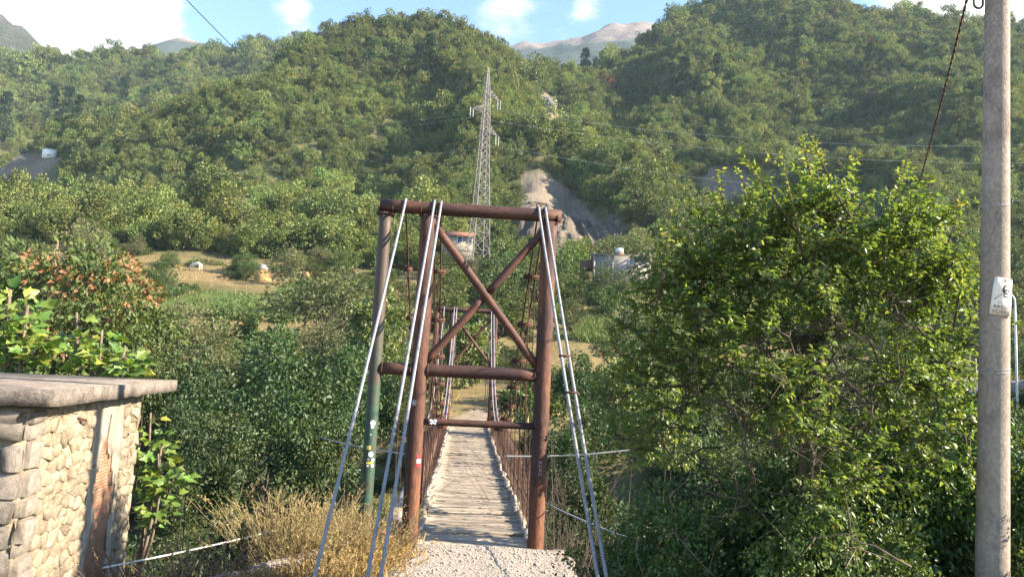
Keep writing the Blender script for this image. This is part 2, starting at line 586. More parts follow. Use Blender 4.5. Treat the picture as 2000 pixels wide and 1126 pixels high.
LEAF = dict(
    plum=leafmat('plum_leaf', [(0.0, (0.07, 0.122, 0.028)), (0.45, (0.135, 0.20, 0.048)), (0.8, (0.235, 0.28, 0.095)), (0.95, (0.30, 0.24, 0.06)), (1.0, (0.30, 0.12, 0.05))], 0.52, 0.36, 0.6, 0.1),
    bush=leafmat('bush_leaf', [(0.0, (0.034, 0.072, 0.018)), (0.6, (0.068, 0.125, 0.032)), (0.93, (0.13, 0.185, 0.05)), (1.0, (0.30, 0.22, 0.05))], 0.30, 0.45, 0.4, 0.22),
    gorge=leafmat('gorge_leaf', [(0.0, (0.03, 0.06, 0.02)), (0.6, (0.052, 0.088, 0.029)), (0.94, (0.11, 0.14, 0.05)), (1.0, (0.26, 0.10, 0.06))], 0.30, 0.5, 0.35, 0.3),
    valley=leafmat('valley_leaf', [(0.0, (0.04, 0.07, 0.02)), (0.6, (0.08, 0.115, 0.032)), (1.0, (0.15, 0.17, 0.06))], 0.25, 0.55, 0.3, 0.3),
    olive=leafmat('olive_leaf', [(0.0, (0.07, 0.085, 0.035)), (0.6, (0.12, 0.13, 0.06)), (1.0, (0.19, 0.18, 0.09))], 0.25, 0.6, 0.25, 0.2),
    pale=leafmat('pale_leaf', [(0.0, (0.07, 0.12, 0.03)), (0.5, (0.14, 0.18, 0.055)), (1.0, (0.27, 0.27, 0.12))], 0.35, 0.45, 0.45, 0.15),
    sumac=leafmat('sumac_leaf', [(0.0, (0.05, 0.085, 0.022)), (0.5, (0.095, 0.125, 0.035)), (0.66, (0.17, 0.15, 0.05)), (0.74, (0.24, 0.115, 0.05)), (1.0, (0.33, 0.20, 0.10))], 0.28, 0.55, 0.3, 0.1),
    fig=leafmat('fig_leaf', [(0.0, (0.09, 0.155, 0.03)), (0.6, (0.16, 0.235, 0.045)), (0.92, (0.24, 0.29, 0.065)), (1.0, (0.42, 0.34, 0.03))], 0.38, 0.45, 0.4, 0.3),
    hill=leafmat('hill_leaf', [(0.0, (0.062, 0.098, 0.025)), (0.5, (0.125, 0.162, 0.042)), (1.0, (0.235, 0.235, 0.075))], 0.22, 0.55, 0.3, 0.34, 0.22),
    conifer=leafmat('conifer_needles', [(0.0, (0.016, 0.036, 0.016)), (1.0, (0.05, 0.08, 0.034))], 0.1, 0.6, 0.2, 0.2),
    dry=leafmat('dry_weed', [(0.0, (0.24, 0.17, 0.085)), (0.5, (0.38, 0.29, 0.15)), (1.0, (0.50, 0.41, 0.24))], 0.3, 0.7, 0.2, 0.15),
    drygrass=leafmat('dry_grass', [(0.0, (0.24, 0.15, 0.06)), (0.5, (0.42, 0.29, 0.12)), (1.0, (0.55, 0.43, 0.23))], 0.3, 0.7, 0.2, 0.0),
    grass=leafmat('field_grass', [(0.0, (0.06, 0.11, 0.03)), (0.6, (0.12, 0.175, 0.055)), (1.0, (0.24, 0.25, 0.11))], 0.35, 0.6, 0.25, 0.0),
    brown=leafmat('dead_brush', [(0.0, (0.13, 0.09, 0.06)), (1.0, (0.28, 0.20, 0.13))], 0.15, 0.8, 0.1, 0.1),
)

# ------------------------------------------------------------------ terrain
def P3(px, py, Y, dz=0.0):
    p = aty(px, py, Y)
    return (p[0], p[1], p[2] + dz)


# (ridge crest surveyed from the photo at assumed distances, fall per metre, crest rounding)
RIDGES = [
    # main hill: crest from its foot on the far side over the summit to the saddle
    ([(-60, 420, 235), (60, 352, 262), (180, 300, 300), (300, 250, 330), (400, 195, 358), (480, 140, 385), (560, 104, 402), (640, 76, 415), (720, 44, 425), (790, 20, 430), (860, 32, 430), (905, 64, 428), (960, 110, 425), (1050, 138, 430), (1200, 134, 480)], 0.80, 10),
    ([(640, 70, 415), (560, 190, 330), (500, 300, 250), (440, 390, 185), (420, 430, 165)], 0.78, 8),
    ([(820, 26, 430), (700, 170, 335), (660, 270, 262), (640, 340, 210), (650, 400, 172)], 0.85, 7),
    ([(890, 60, 430), (960, 170, 345), (930, 280, 255), (900, 350, 205), (860, 410, 172)], 0.85, 7),
    # sunlit spur on the right of the pylon with the bare slip at its foot
    ([(1050, 125, 430), (1060, 190, 365), (1150, 240, 300), (1240, 290, 255), (1300, 350, 215), (1370, 425, 178)], 0.74, 7),
    ([(1060, 190, 365), (1075, 270, 290), (1050, 330, 230), (1060, 400, 188), (1090, 440, 168)], 0.80, 5),
    # right hill
    ([(1120, 150, 520), (1180, 112, 560), (1260, 72, 565), (1350, 26, 570), (1420, 2, 575), (1500, -14, 580), (1650, -4, 580), (1780, 14, 565), (1850, 24, 555), (1930, 52, 545), (2100, 90, 520), (2400, 120, 480)], 0.80, 22),
    ([(1500, -14, 580), (1480, 110, 470), (1560, 190, 395), (1680, 250, 330), (1760, 330, 265), (1800, 420, 205)], 0.72, 12),
    ([(1780, 14, 565), (1850, 130, 450), (1930, 220, 375), (2000, 300, 310), (2060, 400, 240)], 0.72, 12),
    ([(1350, 26, 570), (1330, 130, 490), (1390, 230, 400), (1440, 310, 330)], 0.75, 12),
    # lit hill far on the left
    ([(-500, 160, 640), (-150, 132, 690), (0, 124, 700), (120, 112, 712), (200, 104, 720), (330, 84, 740), (450, 72, 760), (560, 72, 780), (760, 90, 800)], 0.72, 30),
    ([(120, 98, 712), (60, 180, 560), (30, 240, 450), (-60, 300, 350)], 0.68, 20),
    ([(420, 66, 750), (330, 150, 620), (230, 230, 500), (120, 270, 410)], 0.7, 18),
    # terrace of trees low on the left
    ([(-300, 370, 170), (0, 375, 175), (150, 380, 180), (320, 400, 185), (420, 440, 180)], 0.5, 10),
]
# the wood adds its own height to every crest
_RW = [([P3(*q, dz=-4.0 - 0.022 * max(0, q[2] - 180)) for q in pts], k, w) for pts, k, w in RIDGES]


def ridge_h(x, y):
    out = np.full(np.shape(x), -60.0)
    for pts, k, w in _RW:
        best = np.full(np.shape(x), -1e3)
        for a, b in zip(pts[:-1], pts[1:]):
            ax, ay, az = a
            dx, dy, dz = b[0] - ax, b[1] - ay, b[2] - az
            t = np.clip(((x - ax) * dx + (y - ay) * dy) / (dx * dx + dy * dy), 0, 1)
            d = np.hypot(x - ax - t * dx, y - ay - t * dy)
            best = np.maximum(best, az + t * dz - k * (np.sqrt(d * d + w * w) - w))
        s = 2.2
        out = np.maximum(out, best) + s * np.log1p(np.exp(-np.abs(out - best) / s)) * (np.minimum(out, best) > -50)
    return out


def valley(x, y):
    yy = y - 0.08 * x
    z = np.interp(yy, [0, 30, 34, 45, 60, 68, 71, 74, 95, 103, 106, 116, 132, 150, 250, 400, 1000, 2000],
                  [-0.4, -0.3, 0, 0.6, 1.6, 2.2, 3.6, 5.4, 9.4, 10.8, 12.4, 14.0, 20, 24.5, 40, 55, 90, 110])
    # the right side stays low: a road runs there
    low = np.interp(y, [0, 30, 60, 100, 160, 250, 2000], [0.3, 3.2, 3.6, 5, 12, 38, 110])
    return z + (low - z) * sst(18, 30, x - 0.12 * y)


def near_path(y):
    return np.interp(y, [-20, -3, 0, 4, 9.6, 10.4, 14], [1.6, 1.25, 1.12, 0.78, 0.02, 0.0, 0.0])


def H(x, y):
    x, y = np.asarray(x, float), np.asarray(y, float)
    far = valley(x, y)
    hl = ridge_h(x, y)
    s = 2.0
    m = np.maximum(far, np.where(y > 95, hl, -60.0)) + s * np.log1p(np.exp(-np.abs(far - hl) / s)) * sst(90, 140, y)
    m = m + (fbm(x / 55, y / 55, 4, 5) * 20 - np.abs(fbm(x / 70 + 3, y / 120, 3, 15)) * 85 + 7) * sst(150, 270, y) + fbm(x / 16, y / 16, 3, 9) * 5 * sst(140, 200, y)
    m = m + fbm(x / 7, y / 7, 3, 2) * 0.7 * sst(36, 60, y)
    # near bank and the gorge
    pl = near_path(y) - 0.05
    edge = np.interp(x, [-30, -6, -3.1, -2.6, 1.05, 1.35, 3.0, 5.5, 8, 14, 30], [11, 10.2, 10.4, 11.5, 11.6, 8.0, 6.4, 7.0, 9.0, 16, 30])
    floor = np.interp(x, [-30, -3, 0, 4, 10, 18, 30], [-6.0, -6.0, -5.2, -3.6, -2.4, -0.6, 2.5])
    pl = pl - 0.65 * sst(1.2, 2.6, x) * sst(2, 6, y) * (1 - sst(9, 16, x)) - 0.4 * sst(-3.0, -4.6, x) * sst(4, 8, y)
    pl = np.where(x > 14, pl + (2.8 - pl) * sst(14, 30, x) * sst(5, 25, y), pl)
    g = pl + (floor - pl) * sst(0, 6.5, y - edge)
    rise = sst(26.5, 33.3, y + 0.06 * x + fbm(x / 4, y / 4, 2, 4) * 3)
    nearz = g + (m - g) * rise + fbm(x / 1.7, y / 1.7, 3, 6) * 0.25 * (1 - sst(-2.9, -2.4, x) * (1 - sst(1.1, 1.6, x)) * (1 - sst(11.4, 12.5, y)))
    return np.where(y < 40, nearz, m)


def inpoly(px, py, poly):
    r = np.zeros(np.shape(px), bool)
    n = len(poly)
    for i in range(n):
        x1, y1 = poly[i]
        x2, y2 = poly[(i + 1) % n]
        c = ((y1 > py) != (y2 > py)) & (px < (x2 - x1) * (py - y1) / (y2 - y1 + 1e-9) + x1)
        r ^= c
    return r


# bare ground surveyed as outlines from the photo; the ground there is found on the terrain once, then stays put
BARE = [
    ([(1030, 330), (1075, 345), (1110, 370), (1160, 420), (1200, 470), (1150, 480), (1060, 470), (1005, 475), (1012, 400), (1018, 350)], 140, 262),
    ([(1380, 335), (1430, 325), (1470, 345), (1480, 390), (1400, 400), (1365, 375)], 200, 430),
    ([(1030, 150), (1060, 175), (1105, 225), (1110, 262), (1070, 250), (1050, 200)], 240, 440),
    ([(455, 385), (495, 392), (500, 425), (460, 430)], 140, 260),
    ([(690, 395), (720, 400), (715, 425), (690, 420)], 140, 260),
    ([(-200, 305), (115, 305), (95, 335), (45, 368), (-200, 375)], 170, 420),
    ([(280, 395), (320, 400), (320, 420), (280, 415)], 140, 260),
]


def slip_mask(x, y):
    # the big slip at the foot of the spur, in plan
    cx, cy = 13.5, 186.0
    u, v = (x - cx - (y - cy) * 0.05) / 15.0, (y - cy) / 38.0
    return 1 - sst(0.6, 1.2, np.hypot(u, v))


def bare_mask(x, y, z, grow=0.0):
    px, py = proj(x, y, z)
    r = np.zeros(np.shape(x), bool)
    for poly, a, b in BARE:
        P = np.array(poly, float)
        c = P.mean(0)
        P = c + (P - c) * (1 + grow)
        r |= inpoly(px, py, [tuple(q) for q in P]) & (y > a) & (y < b)
    return r


FIELDS = [  # x0,x1,y0,y1 of the green plots on the far bank
    (7.5, 19.0, 75, 95), (-41, -24, 80, 100), (-32, -20, 92, 106),
]


def in_field(x, y):
    r = np.zeros(np.shape(x), bool)
    for a, b, c, d in FIELDS:
        r |= (x > a) & (x < b) & (y > c) & (y < d)
    return r


def ground_grid():
    ys = [-14.0]
    while ys[-1] < 1150:
        y = ys[-1]
        ys.append(y + (0.35 if y < 38 else 0.35 + (y - 38) * 0.0125))
    ys = np.array(ys)
    t = np.linspace(-1, 1, 361)
    xs = np.sign(t) * (np.abs(t) * 26 + np.abs(t) ** 4 * 950)
    X, Y = np.meshgrid(xs, ys)
    return X, Y


def build_ground():
    X, Y = ground_grid()
    Z = H(X, Y)
    ny, nx = X.shape
    v = np.stack([X, Y, Z], -1).reshape(-1, 3)
    i, j = np.meshgrid(np.arange(ny - 1), np.arange(nx - 1), indexing='ij')
    f = np.stack([i * nx + j, i * nx + j + 1, (i + 1) * nx + j + 1, (i + 1) * nx + j], -1).reshape(-1, 4)
    mb = MB().add(v, f)
    me = mb.mesh('ground', smooth=True)
    bare = (bare_mask(v[:, 0], v[:, 1], v[:, 2]) | (slip_mask(v[:, 0], v[:, 1]) > 0.5)).astype(np.float32)
    dry = np.clip(sst(30, 33, v[:, 1]) * (1 - sst(62, 110, v[:, 1])) * 0.8 + sst(100, 104, v[:, 1]) * (1 - sst(118, 128, v[:, 1])), 0, 1)
    dry = np.maximum(dry, 0.9 * (1 - sst(11, 15, v[:, 1])))
    for nm, arr in (('bare', bare), ('dry', dry), ('plot', in_field(v[:, 0], v[:, 1]).astype(np.float32))):
        a = me.attributes.new(nm, 'FLOAT', 'POINT')
        a.data.foreach_set('value', arr.astype(np.float32))
    m, n, l, b = new_mat('hill_soil')
    geo = n.new('ShaderNodeNewGeometry')
    t = noise_node(n, l, geo.outputs['Position'], 0.35, 8, 0.7)
    soil = ramp(n, [(0.3, (0.05, 0.045, 0.022)), (0.5, (0.085, 0.085, 0.035)), (0.7, (0.14, 0.12, 0.06))])
    l.new(t.outputs['Fac'], soil.inputs['Fac'])
    dryc = ramp(n, [(0.3, (0.13, 0.12, 0.045)), (0.5, (0.20, 0.15, 0.07)), (0.7, (0.27, 0.19, 0.10))])
    t2 = noise_node(n, l, geo.outputs['Position'], 0.55, 8, 0.7)
    l.new(t2.outputs['Fac'], dryc.inputs['Fac'])
    mp = n.new('ShaderNodeMapping')
    mp.inputs['Scale'].default_value = (0.9, 0.10, 0.12)
    l.new(geo.outputs['Position'], mp.inputs['Vector'])
    t3 = noise_node(n, l, mp.outputs[0], 1.0, 8, 0.7, 0.6)
    barec = ramp(n, [(0.3, (0.085, 0.07, 0.055)), (0.46, (0.15, 0.13, 0.105)), (0.56, (0.19, 0.145, 0.10)), (0.70, (0.22, 0.20, 0.18))])
    l.new(t3.outputs['Fac'], barec.inputs['Fac'])
    plotc = ramp(n, [(0.35, (0.08, 0.14, 0.035)), (0.65, (0.16, 0.20, 0.06))])
    l.new(t2.outputs['Fac'], plotc.inputs['Fac'])

    def attr(nm):
        a = n.new('ShaderNodeAttribute')
        a.attribute_name = nm
        return a.outputs['Fac']
    c = mixc(n, l, attr('dry'), soil.outputs[0], dryc.outputs[0])
    c = mixc(n, l, attr('plot'), c, plotc.outputs[0])
    c = mixc(n, l, attr('bare'), c, barec.outputs[0])
    l.new(c, b.inputs['Base Color'])
    b.inputs['Roughness'].default_value = 1.0
    b.inputs['Specular IOR Level'].default_value = 0.1
    bp = n.new('ShaderNodeBump')
    bp.inputs['Strength'].default_value = 0.6
    bp.inputs['Distance'].default_value = 0.5
    l.new(t.outputs['Fac'], bp.inputs['Height'])
    l.new(bp.outputs[0], b.inputs['Normal'])
    me.materials.append(m)
    o = link('ground', me)
    tag(o, 'ground of the valley and its wooded hills', kind='structure')


build_ground()


def build_slip():
    # the bare slip: a fan of sharp gullies draped on the foot of the spur
    cx, cy, ax, ay = 13.5, 186.0, 15.0, 38.0
    X, Y = np.meshgrid(np.linspace(cx - 19, cx + 19, 210), np.linspace(cy - 44, cy + 44, 200))
    k = np.hypot((X - cx - (Y - cy) * 0.05) / ax, (Y - cy) / ay)
    fan = (X - cx - (Y - cy) * 0.05) / (0.35 + 0.65 * np.clip((cy + ay - Y) / (2 * ay), 0, 1))
    w = fan + fbm(X / 6, Y / 9, 3, 24) * 5
    g1 = np.abs(fbm(w / 5.5, Y / 60, 2, 21)) * 2
    g2 = np.abs(fbm(w / 1.9, Y / 25, 2, 22)) * 2
    d = 1.6 - 2.5 * g1 - 1.2 * g2 + fbm(X / 1.2, Y / 1.2, 2, 23) * 0.5
    Z = H(X, Y) + d * (1 - sst(0.75, 1.05, k)) + 0.5 - 3.0 * sst(0.86, 1.12, k + fbm(X / 4, Y / 5, 3, 25) * 0.5)
    ny, nx = X.shape
    i, j = np.meshgrid(np.arange(ny - 1), np.arange(nx - 1), indexing='ij')
    f = np.stack([i * nx + j, i * nx + j + 1, (i + 1) * nx + j + 1, (i + 1) * nx + j], -1).reshape(-1, 4)
    m = surf('slip_earth', [(0.32, (0.06, 0.05, 0.04)), (0.46, (0.105, 0.092, 0.077)), (0.56, (0.14, 0.108, 0.078)), (0.7, (0.16, 0.148, 0.132))], 1.0, 1.0, 0.5, 1.6, (0.9, 0.08, 0.10), 0.1, coord='pos', bdist=0.3)
    o = MB().add(np.stack([X, Y, Z], -1).reshape(-1, 3), f).build('bare_slip', m)
    tag(o, 'bare gullied earth slip at the foot of the sunlit spur', kind='structure')


build_slip()


def dome_hill(name, crest, depth, k, mat, label, amp, seed, step=14):
    """a distant mountain: height field falling both ways from its crest"""
    pts = [P3(*q) for q in crest]
    xs = np.arange(min(p[0] for p in pts) - 40, max(p[0] for p in pts) + 40, step)
    ys = np.arange(min(p[1] for p in pts) - depth, max(p[1] for p in pts) + depth * 0.6, step)
    X, Y = np.meshgrid(xs, ys)
    Z = np.full(X.shape, -1e3)
    for a, b in zip(pts[:-1], pts[1:]):
        dx, dy, dz = b[0] - a[0], b[1] - a[1], b[2] - a[2]
        t = np.clip(((X - a[0]) * dx + (Y - a[1]) * dy) / (dx * dx + dy * dy), 0, 1)
        d = np.hypot(X - a[0] - t * dx, Y - a[1] - t * dy)
        Z = np.maximum(Z, a[2] + t * dz - k * (np.sqrt(d * d + 400) - 20))
    rg = np.abs(fbm(X / (step * 9), Y / (step * 12), 5, seed))
    Z = Z - rg * amp + fbm(X / (step * 3), Y / (step * 3), 3, seed + 3) * amp * 0.25
    ny, nx = X.shape
    i, j = np.meshgrid(np.arange(ny - 1), np.arange(nx - 1), indexing='ij')
    f = np.stack([i * nx + j, i * nx + j + 1, (i + 1) * nx + j + 1, (i + 1) * nx + j], -1).reshape(-1, 4)
    o = MB().add(np.stack([X, Y, Z], -1).reshape(-1, 3), f).build(name, mat, smooth=True)
    tag(o, label, kind='structure')
    return o


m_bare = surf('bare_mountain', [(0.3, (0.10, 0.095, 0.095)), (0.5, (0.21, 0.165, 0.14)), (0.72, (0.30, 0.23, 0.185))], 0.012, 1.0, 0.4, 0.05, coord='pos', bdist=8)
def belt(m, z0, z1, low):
    # a dark blue-green band of colour on the lower flanks, bare above
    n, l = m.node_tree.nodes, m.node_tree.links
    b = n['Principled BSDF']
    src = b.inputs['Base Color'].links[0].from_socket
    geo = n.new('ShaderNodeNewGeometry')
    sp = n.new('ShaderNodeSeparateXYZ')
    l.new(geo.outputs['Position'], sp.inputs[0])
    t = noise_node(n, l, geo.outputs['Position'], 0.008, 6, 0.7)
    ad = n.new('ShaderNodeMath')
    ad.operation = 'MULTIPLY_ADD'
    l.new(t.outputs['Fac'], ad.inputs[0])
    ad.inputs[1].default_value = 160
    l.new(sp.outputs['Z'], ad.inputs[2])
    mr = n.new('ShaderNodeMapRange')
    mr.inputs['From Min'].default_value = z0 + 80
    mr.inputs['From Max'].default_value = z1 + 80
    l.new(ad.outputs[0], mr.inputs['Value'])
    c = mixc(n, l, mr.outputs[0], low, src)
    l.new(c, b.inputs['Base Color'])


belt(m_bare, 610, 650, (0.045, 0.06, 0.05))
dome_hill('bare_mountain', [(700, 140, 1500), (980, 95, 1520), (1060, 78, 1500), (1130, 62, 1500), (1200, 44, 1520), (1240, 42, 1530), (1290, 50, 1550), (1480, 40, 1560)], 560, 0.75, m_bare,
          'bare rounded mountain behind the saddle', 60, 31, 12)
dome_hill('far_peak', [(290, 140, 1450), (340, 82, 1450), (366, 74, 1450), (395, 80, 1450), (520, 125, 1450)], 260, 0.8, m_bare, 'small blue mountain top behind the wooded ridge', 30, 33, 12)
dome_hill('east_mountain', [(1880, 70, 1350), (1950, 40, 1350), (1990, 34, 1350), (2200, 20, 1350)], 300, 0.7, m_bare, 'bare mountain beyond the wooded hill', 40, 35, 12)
m_crag = surf('crag_rock', [(0.3, (0.025, 0.035, 0.022)), (0.5, (0.05, 0.055, 0.045)), (0.7, (0.10, 0.09, 0.085))], 0.03, 1.0, 0.6, 0.12, coord='pos', bdist=4)
dome_hill('rocky_crag', [(-200, 20, 900), (-60, 18, 900), (0, 28, 900), (30, 42, 900), (60, 68, 905), (100, 88, 910), (135, 112, 920)], 150, 1.3, m_crag,
          'dark rocky crag above the wooded ridge', 26, 37, 6)


# ------------------------------------------------------------------ plants: generators
def rdir(n):
    v = R.normal(size=(n, 3))
    return v / np.linalg.norm(v, axis=1)[:, None]


def clump_crown(nclump, per, rad, hgt, z0, cr, ll, lw, seed, shape='round', up=0.35, flat=0.75, top_rnd=0.0):
    """a crown of leaf clumps: clumps sit near the surface of an uneven envelope; returns MB and clump centres"""
    g = np.random.default_rng(seed)
    mb = MB()
    cen = []
    lob = g.uniform(0, 6.28, 6)
    while len(cen) < nclump:
        d = g.normal(size=3)
        d /= np.linalg.norm(d)
        a = math.atan2(d[1], d[0])
        wob = 1 + 0.18 * math.sin(2 * a + lob[0]) + 0.14 * math.sin(3 * a + lob[1] + 3 * d[2]) + 0.10 * math.sin(5 * a + lob[2])
        rr = g.uniform(0.35, 1.0) ** 0.45
        if shape == 'round':
            p = np.array([d[0] * rad, d[1] * rad, d[2] * hgt / 2]) * rr * wob
            p[2] += hgt / 2
        elif shape == 'cone':
            t = g.uniform(0, 1) ** 1.3
            q = rad * (1 - t) * (0.75 + 0.25 * math.sin(t * 26)) + 0.05
            p = np.array([math.cos(a) * q * rr, math.sin(a) * q * rr, t * hgt])
        else:  # dome: wide foot down to the ground
            t = abs(d[2])
            p = np.array([d[0] * rad, d[1] * rad, t * hgt]) * rr * wob
        cen.append(p)
    cen = np.array(cen)
    top = cen[:, 2].max()
    for c in cen:
        r_ = cr * g.uniform(0.65, 1.3)
        n = int(per * g.uniform(0.7, 1.3))
        d = g.normal(size=(n, 3))
        d /= np.linalg.norm(d, axis=1)[:, None]
        q = c + d * np.array([r_, r_, r_ * flat]) * (g.uniform(0.45, 1.0, n) ** 0.5)[:, None]
        q[:, 2] += z0
        out = d + 0.6 * (c - np.array([0, 0, hgt * 0.45])) / max(rad, 0.1) + g.normal(size=(n, 3)) * 0.5
        nrm = d * 0.7 + np.array([0, 0, up]) + g.normal(size=(n, 3)) * 0.45
        out[:, 2] -= 0.35
        tone = g.uniform(0, 0.55)
        rnd = np.clip(tone + g.uniform(0, 0.45, n), 0, 1)
        if top_rnd:
            f = (g.uniform() < top_rnd * (0.2 + 0.8 * c[2] / top))
            rnd = np.where(f, g.uniform(0.7, 1.0, n), rnd * 0.68)
        sc = g.uniform(0.65, 1.35, n)
        mb.leaves(q, out, nrm, ll * sc, lw * sc, rnd, 0.18, 0.15)
    cen = cen.copy()
    cen[:, 2] += z0
    return mb, cen


def limbs(mb, base_h, cen, r0, seed, k=10, sides=6, lean=0.0, mi=0):
    g = np.random.default_rng(seed)
    z = np.linspace(-0.35, base_h, 6)
    wob = g.normal(size=(6, 2)) * r0 * 0.5
    wob[0] = 0
    tr = np.column_stack([wob[:, 0] + lean * z, wob[:, 1], z])
    mb.tube(tr, np.linspace(r0 * 1.25, r0 * 0.75, 6), sides + 2, mi)
    for c in cen[g.permutation(len(cen))[:k]]:
        s = tr[g.integers(3, 6)]
        mid = s * 0.5 + np.asarray(c) * 0.5 + np.array([0, 0, -0.12]) * np.linalg.norm(c - s) + g.normal(size=3) * 0.06 * np.linalg.norm(c - s)
        mb.tube([s, s * 0.5 + mid * 0.5 + g.normal(size=3) * 0.02, mid, mid * 0.4 + np.asarray(c) * 0.6, c], np.array([0.6, 0.5, 0.36, 0.22, 0.08]) * r0, sides, mi)
    return mb


# ---- wooded hillsides: low-cost whole trees, instanced over the hills as one mass
def hill_proto(i):
    shape = 'round' if i < 7 else 'cone'
    if shape == 'round':
        rad, hgt = 2.0 + 0.25 * (i % 3), 3.8 + 0.5 * (i % 4)
        mb, cen = clump_crown(24 + 3 * (i % 3), 85, rad, hgt, 0.4, 0.70, 0.28, 0.19, 100 + i, up=0.5)
    else:
        mb, cen = clump_crown(50, 50, 1.9, 9.0, 0.6, 0.6, 0.5, 0.14, 100 + i, 'cone', up=0.2, flat=0.45)
    limbs(mb, 2.0 if shape == 'round' else 7.0, cen, 0.13, 200 + i, 3, 4, mi=1)
    me = mb.mesh('hill_tree_crown')
    me.materials.append(LEAF['hill'] if shape == 'round' else LEAF['conifer'])
    me.materials.append(MAT['bark'])
    return me


HILL = [hill_proto(i) for i in range(8)]


def hill_points():
    pts = []
    for y0, y1, sp in ((122, 210, 2.6), (210, 330, 2.85), (330, 480, 3.3), (480, 640, 4.4), (640, 860, 5.6)):
        nx = int(2 * 0.95 * y1 / sp)
        ny = int((y1 - y0) / sp)
        i, j = np.meshgrid(np.arange(nx), np.arange(ny))
        x = -0.95 * y1 + (i + R.uniform(-0.2, 1.2, i.shape)) * sp
        y = y0 + (j + R.uniform(-0.2, 1.2, i.shape)) * sp
        ok = np.abs(x) < 0.86 * y
        x, y = x[ok], y[ok]
        pts.append(np.stack([x, y, np.full(len(x), sp)], -1))
    p = np.concatenate(pts)
    x, y = p[:, 0], p[:, 1]
    z = H(x, y)
    keep = ~bare_mask(x, y, z, 0.04)
    ppx, ppy = proj(x, y, z)
    keep &= ~((ppx > -250) & (ppx < 120) & (ppy > 300) & (ppy < 384) & (y > 165) & (y < 420))
    keep &= slip_mask(x, y) < 0.35
    keep &= ~((slip_mask(x, y) > 0.05) & (R.uniform(size=len(x)) < 0.5))
    # small clearings
    keep &= fbm(x / 18, y / 18, 3, 40) > -0.27
    px, py = proj(x, y, z + 2)
    # keep the foot of the pylon and the houses clear
    keep &= ~((y < 150) & (px > 830) & (px < 1010))
    keep &= ~((y < 140) & (px > 1130) & (px < 1300))
    keep &= y > 124 + 14 * vnoise(x / 20, y * 0 + 3, 8)
    return np.column_stack([x, y, z])[keep], p[keep, 2]


HP, HSP = hill_points()
# a hill crest hides its far side: what no nearby camera sees is not planted
def seen(p, h=5.0):
    ok = np.ones(len(p), bool)
    eye = np.array([0, 0, CZ + 4.0])
    for t in np.linspace(0.3, 0.985, 36):
        q = eye + (p + np.array([0, 0, h]) - eye) * t
        ok &= H(q[:, 0], q[:, 1]) - 3.0 < q[:, 2]
    return ok


_k = seen(HP)
HP, HSP = HP[_k], HSP[_k]
_o = np.argsort(HP[:, 1])
HP, HSP = HP[_o], HSP[_o]
NEAR_N = 120


def build_forest():
    n = len(HP)
    idx = R.integers(0, 7, n)
    sc = (HSP / 3.3) ** 0.75 * R.lognormal(0, 0.33, n) * 0.94
    # low scrub on the thin dry faces, taller wood in the folds
    sc *= 0.85 + 0.5 * np.clip(fbm(HP[:, 0] / 40, HP[:, 1] / 40, 3, 60) + 0.3, 0, 0.8)
    # near ones: things of their own (same kind), the rest one mass
    for i in range(NEAR_N):
        o = link('hillside_tree', HILL[idx[i]])
        o.location = HP[i] - np.array([0, 0, 0.2])
        o.rotation_euler = (0, 0, R.uniform(0, 6.28))
        s = sc[i]
        o.scale = (s * R.uniform(0.9, 1.15), s * R.uniform(0.9, 1.15), s * R.uniform(0.85, 1.25))
        tag(o, 'small bushy green tree standing at the foot of the wooded hills', 'tree', 'trees at the foot of the wooded hills')
    p, idx, sc = HP[NEAR_N:], idx[NEAR_N:], sc[NEAR_N:]
    n = len(p)
    me = bpy.data.meshes.new('hillside_forest')
    me.vertices.add(n)
    me.vertices.foreach_set('co', (p - np.array([0, 0, 0.25])).astype(np.float32).ravel())
    for nm, ty, arr in (('rotz', 'FLOAT', R.uniform(0, 6.28, n)), ('size', 'FLOAT', sc), ('tall', 'FLOAT', R.uniform(0.85, 1.35, n)), ('pick', 'INT', idx)):
        a = me.attributes.new(nm, ty, 'POINT')
        a.data.foreach_set('value', arr.astype(np.int32 if ty == 'INT' else np.float32))
    o = link('hillside_forest', me)
    scatter(o, HILL[:7])
    tag(o, 'dense green broadleaf wood covering the hillsides', 'forest', kind='stuff')


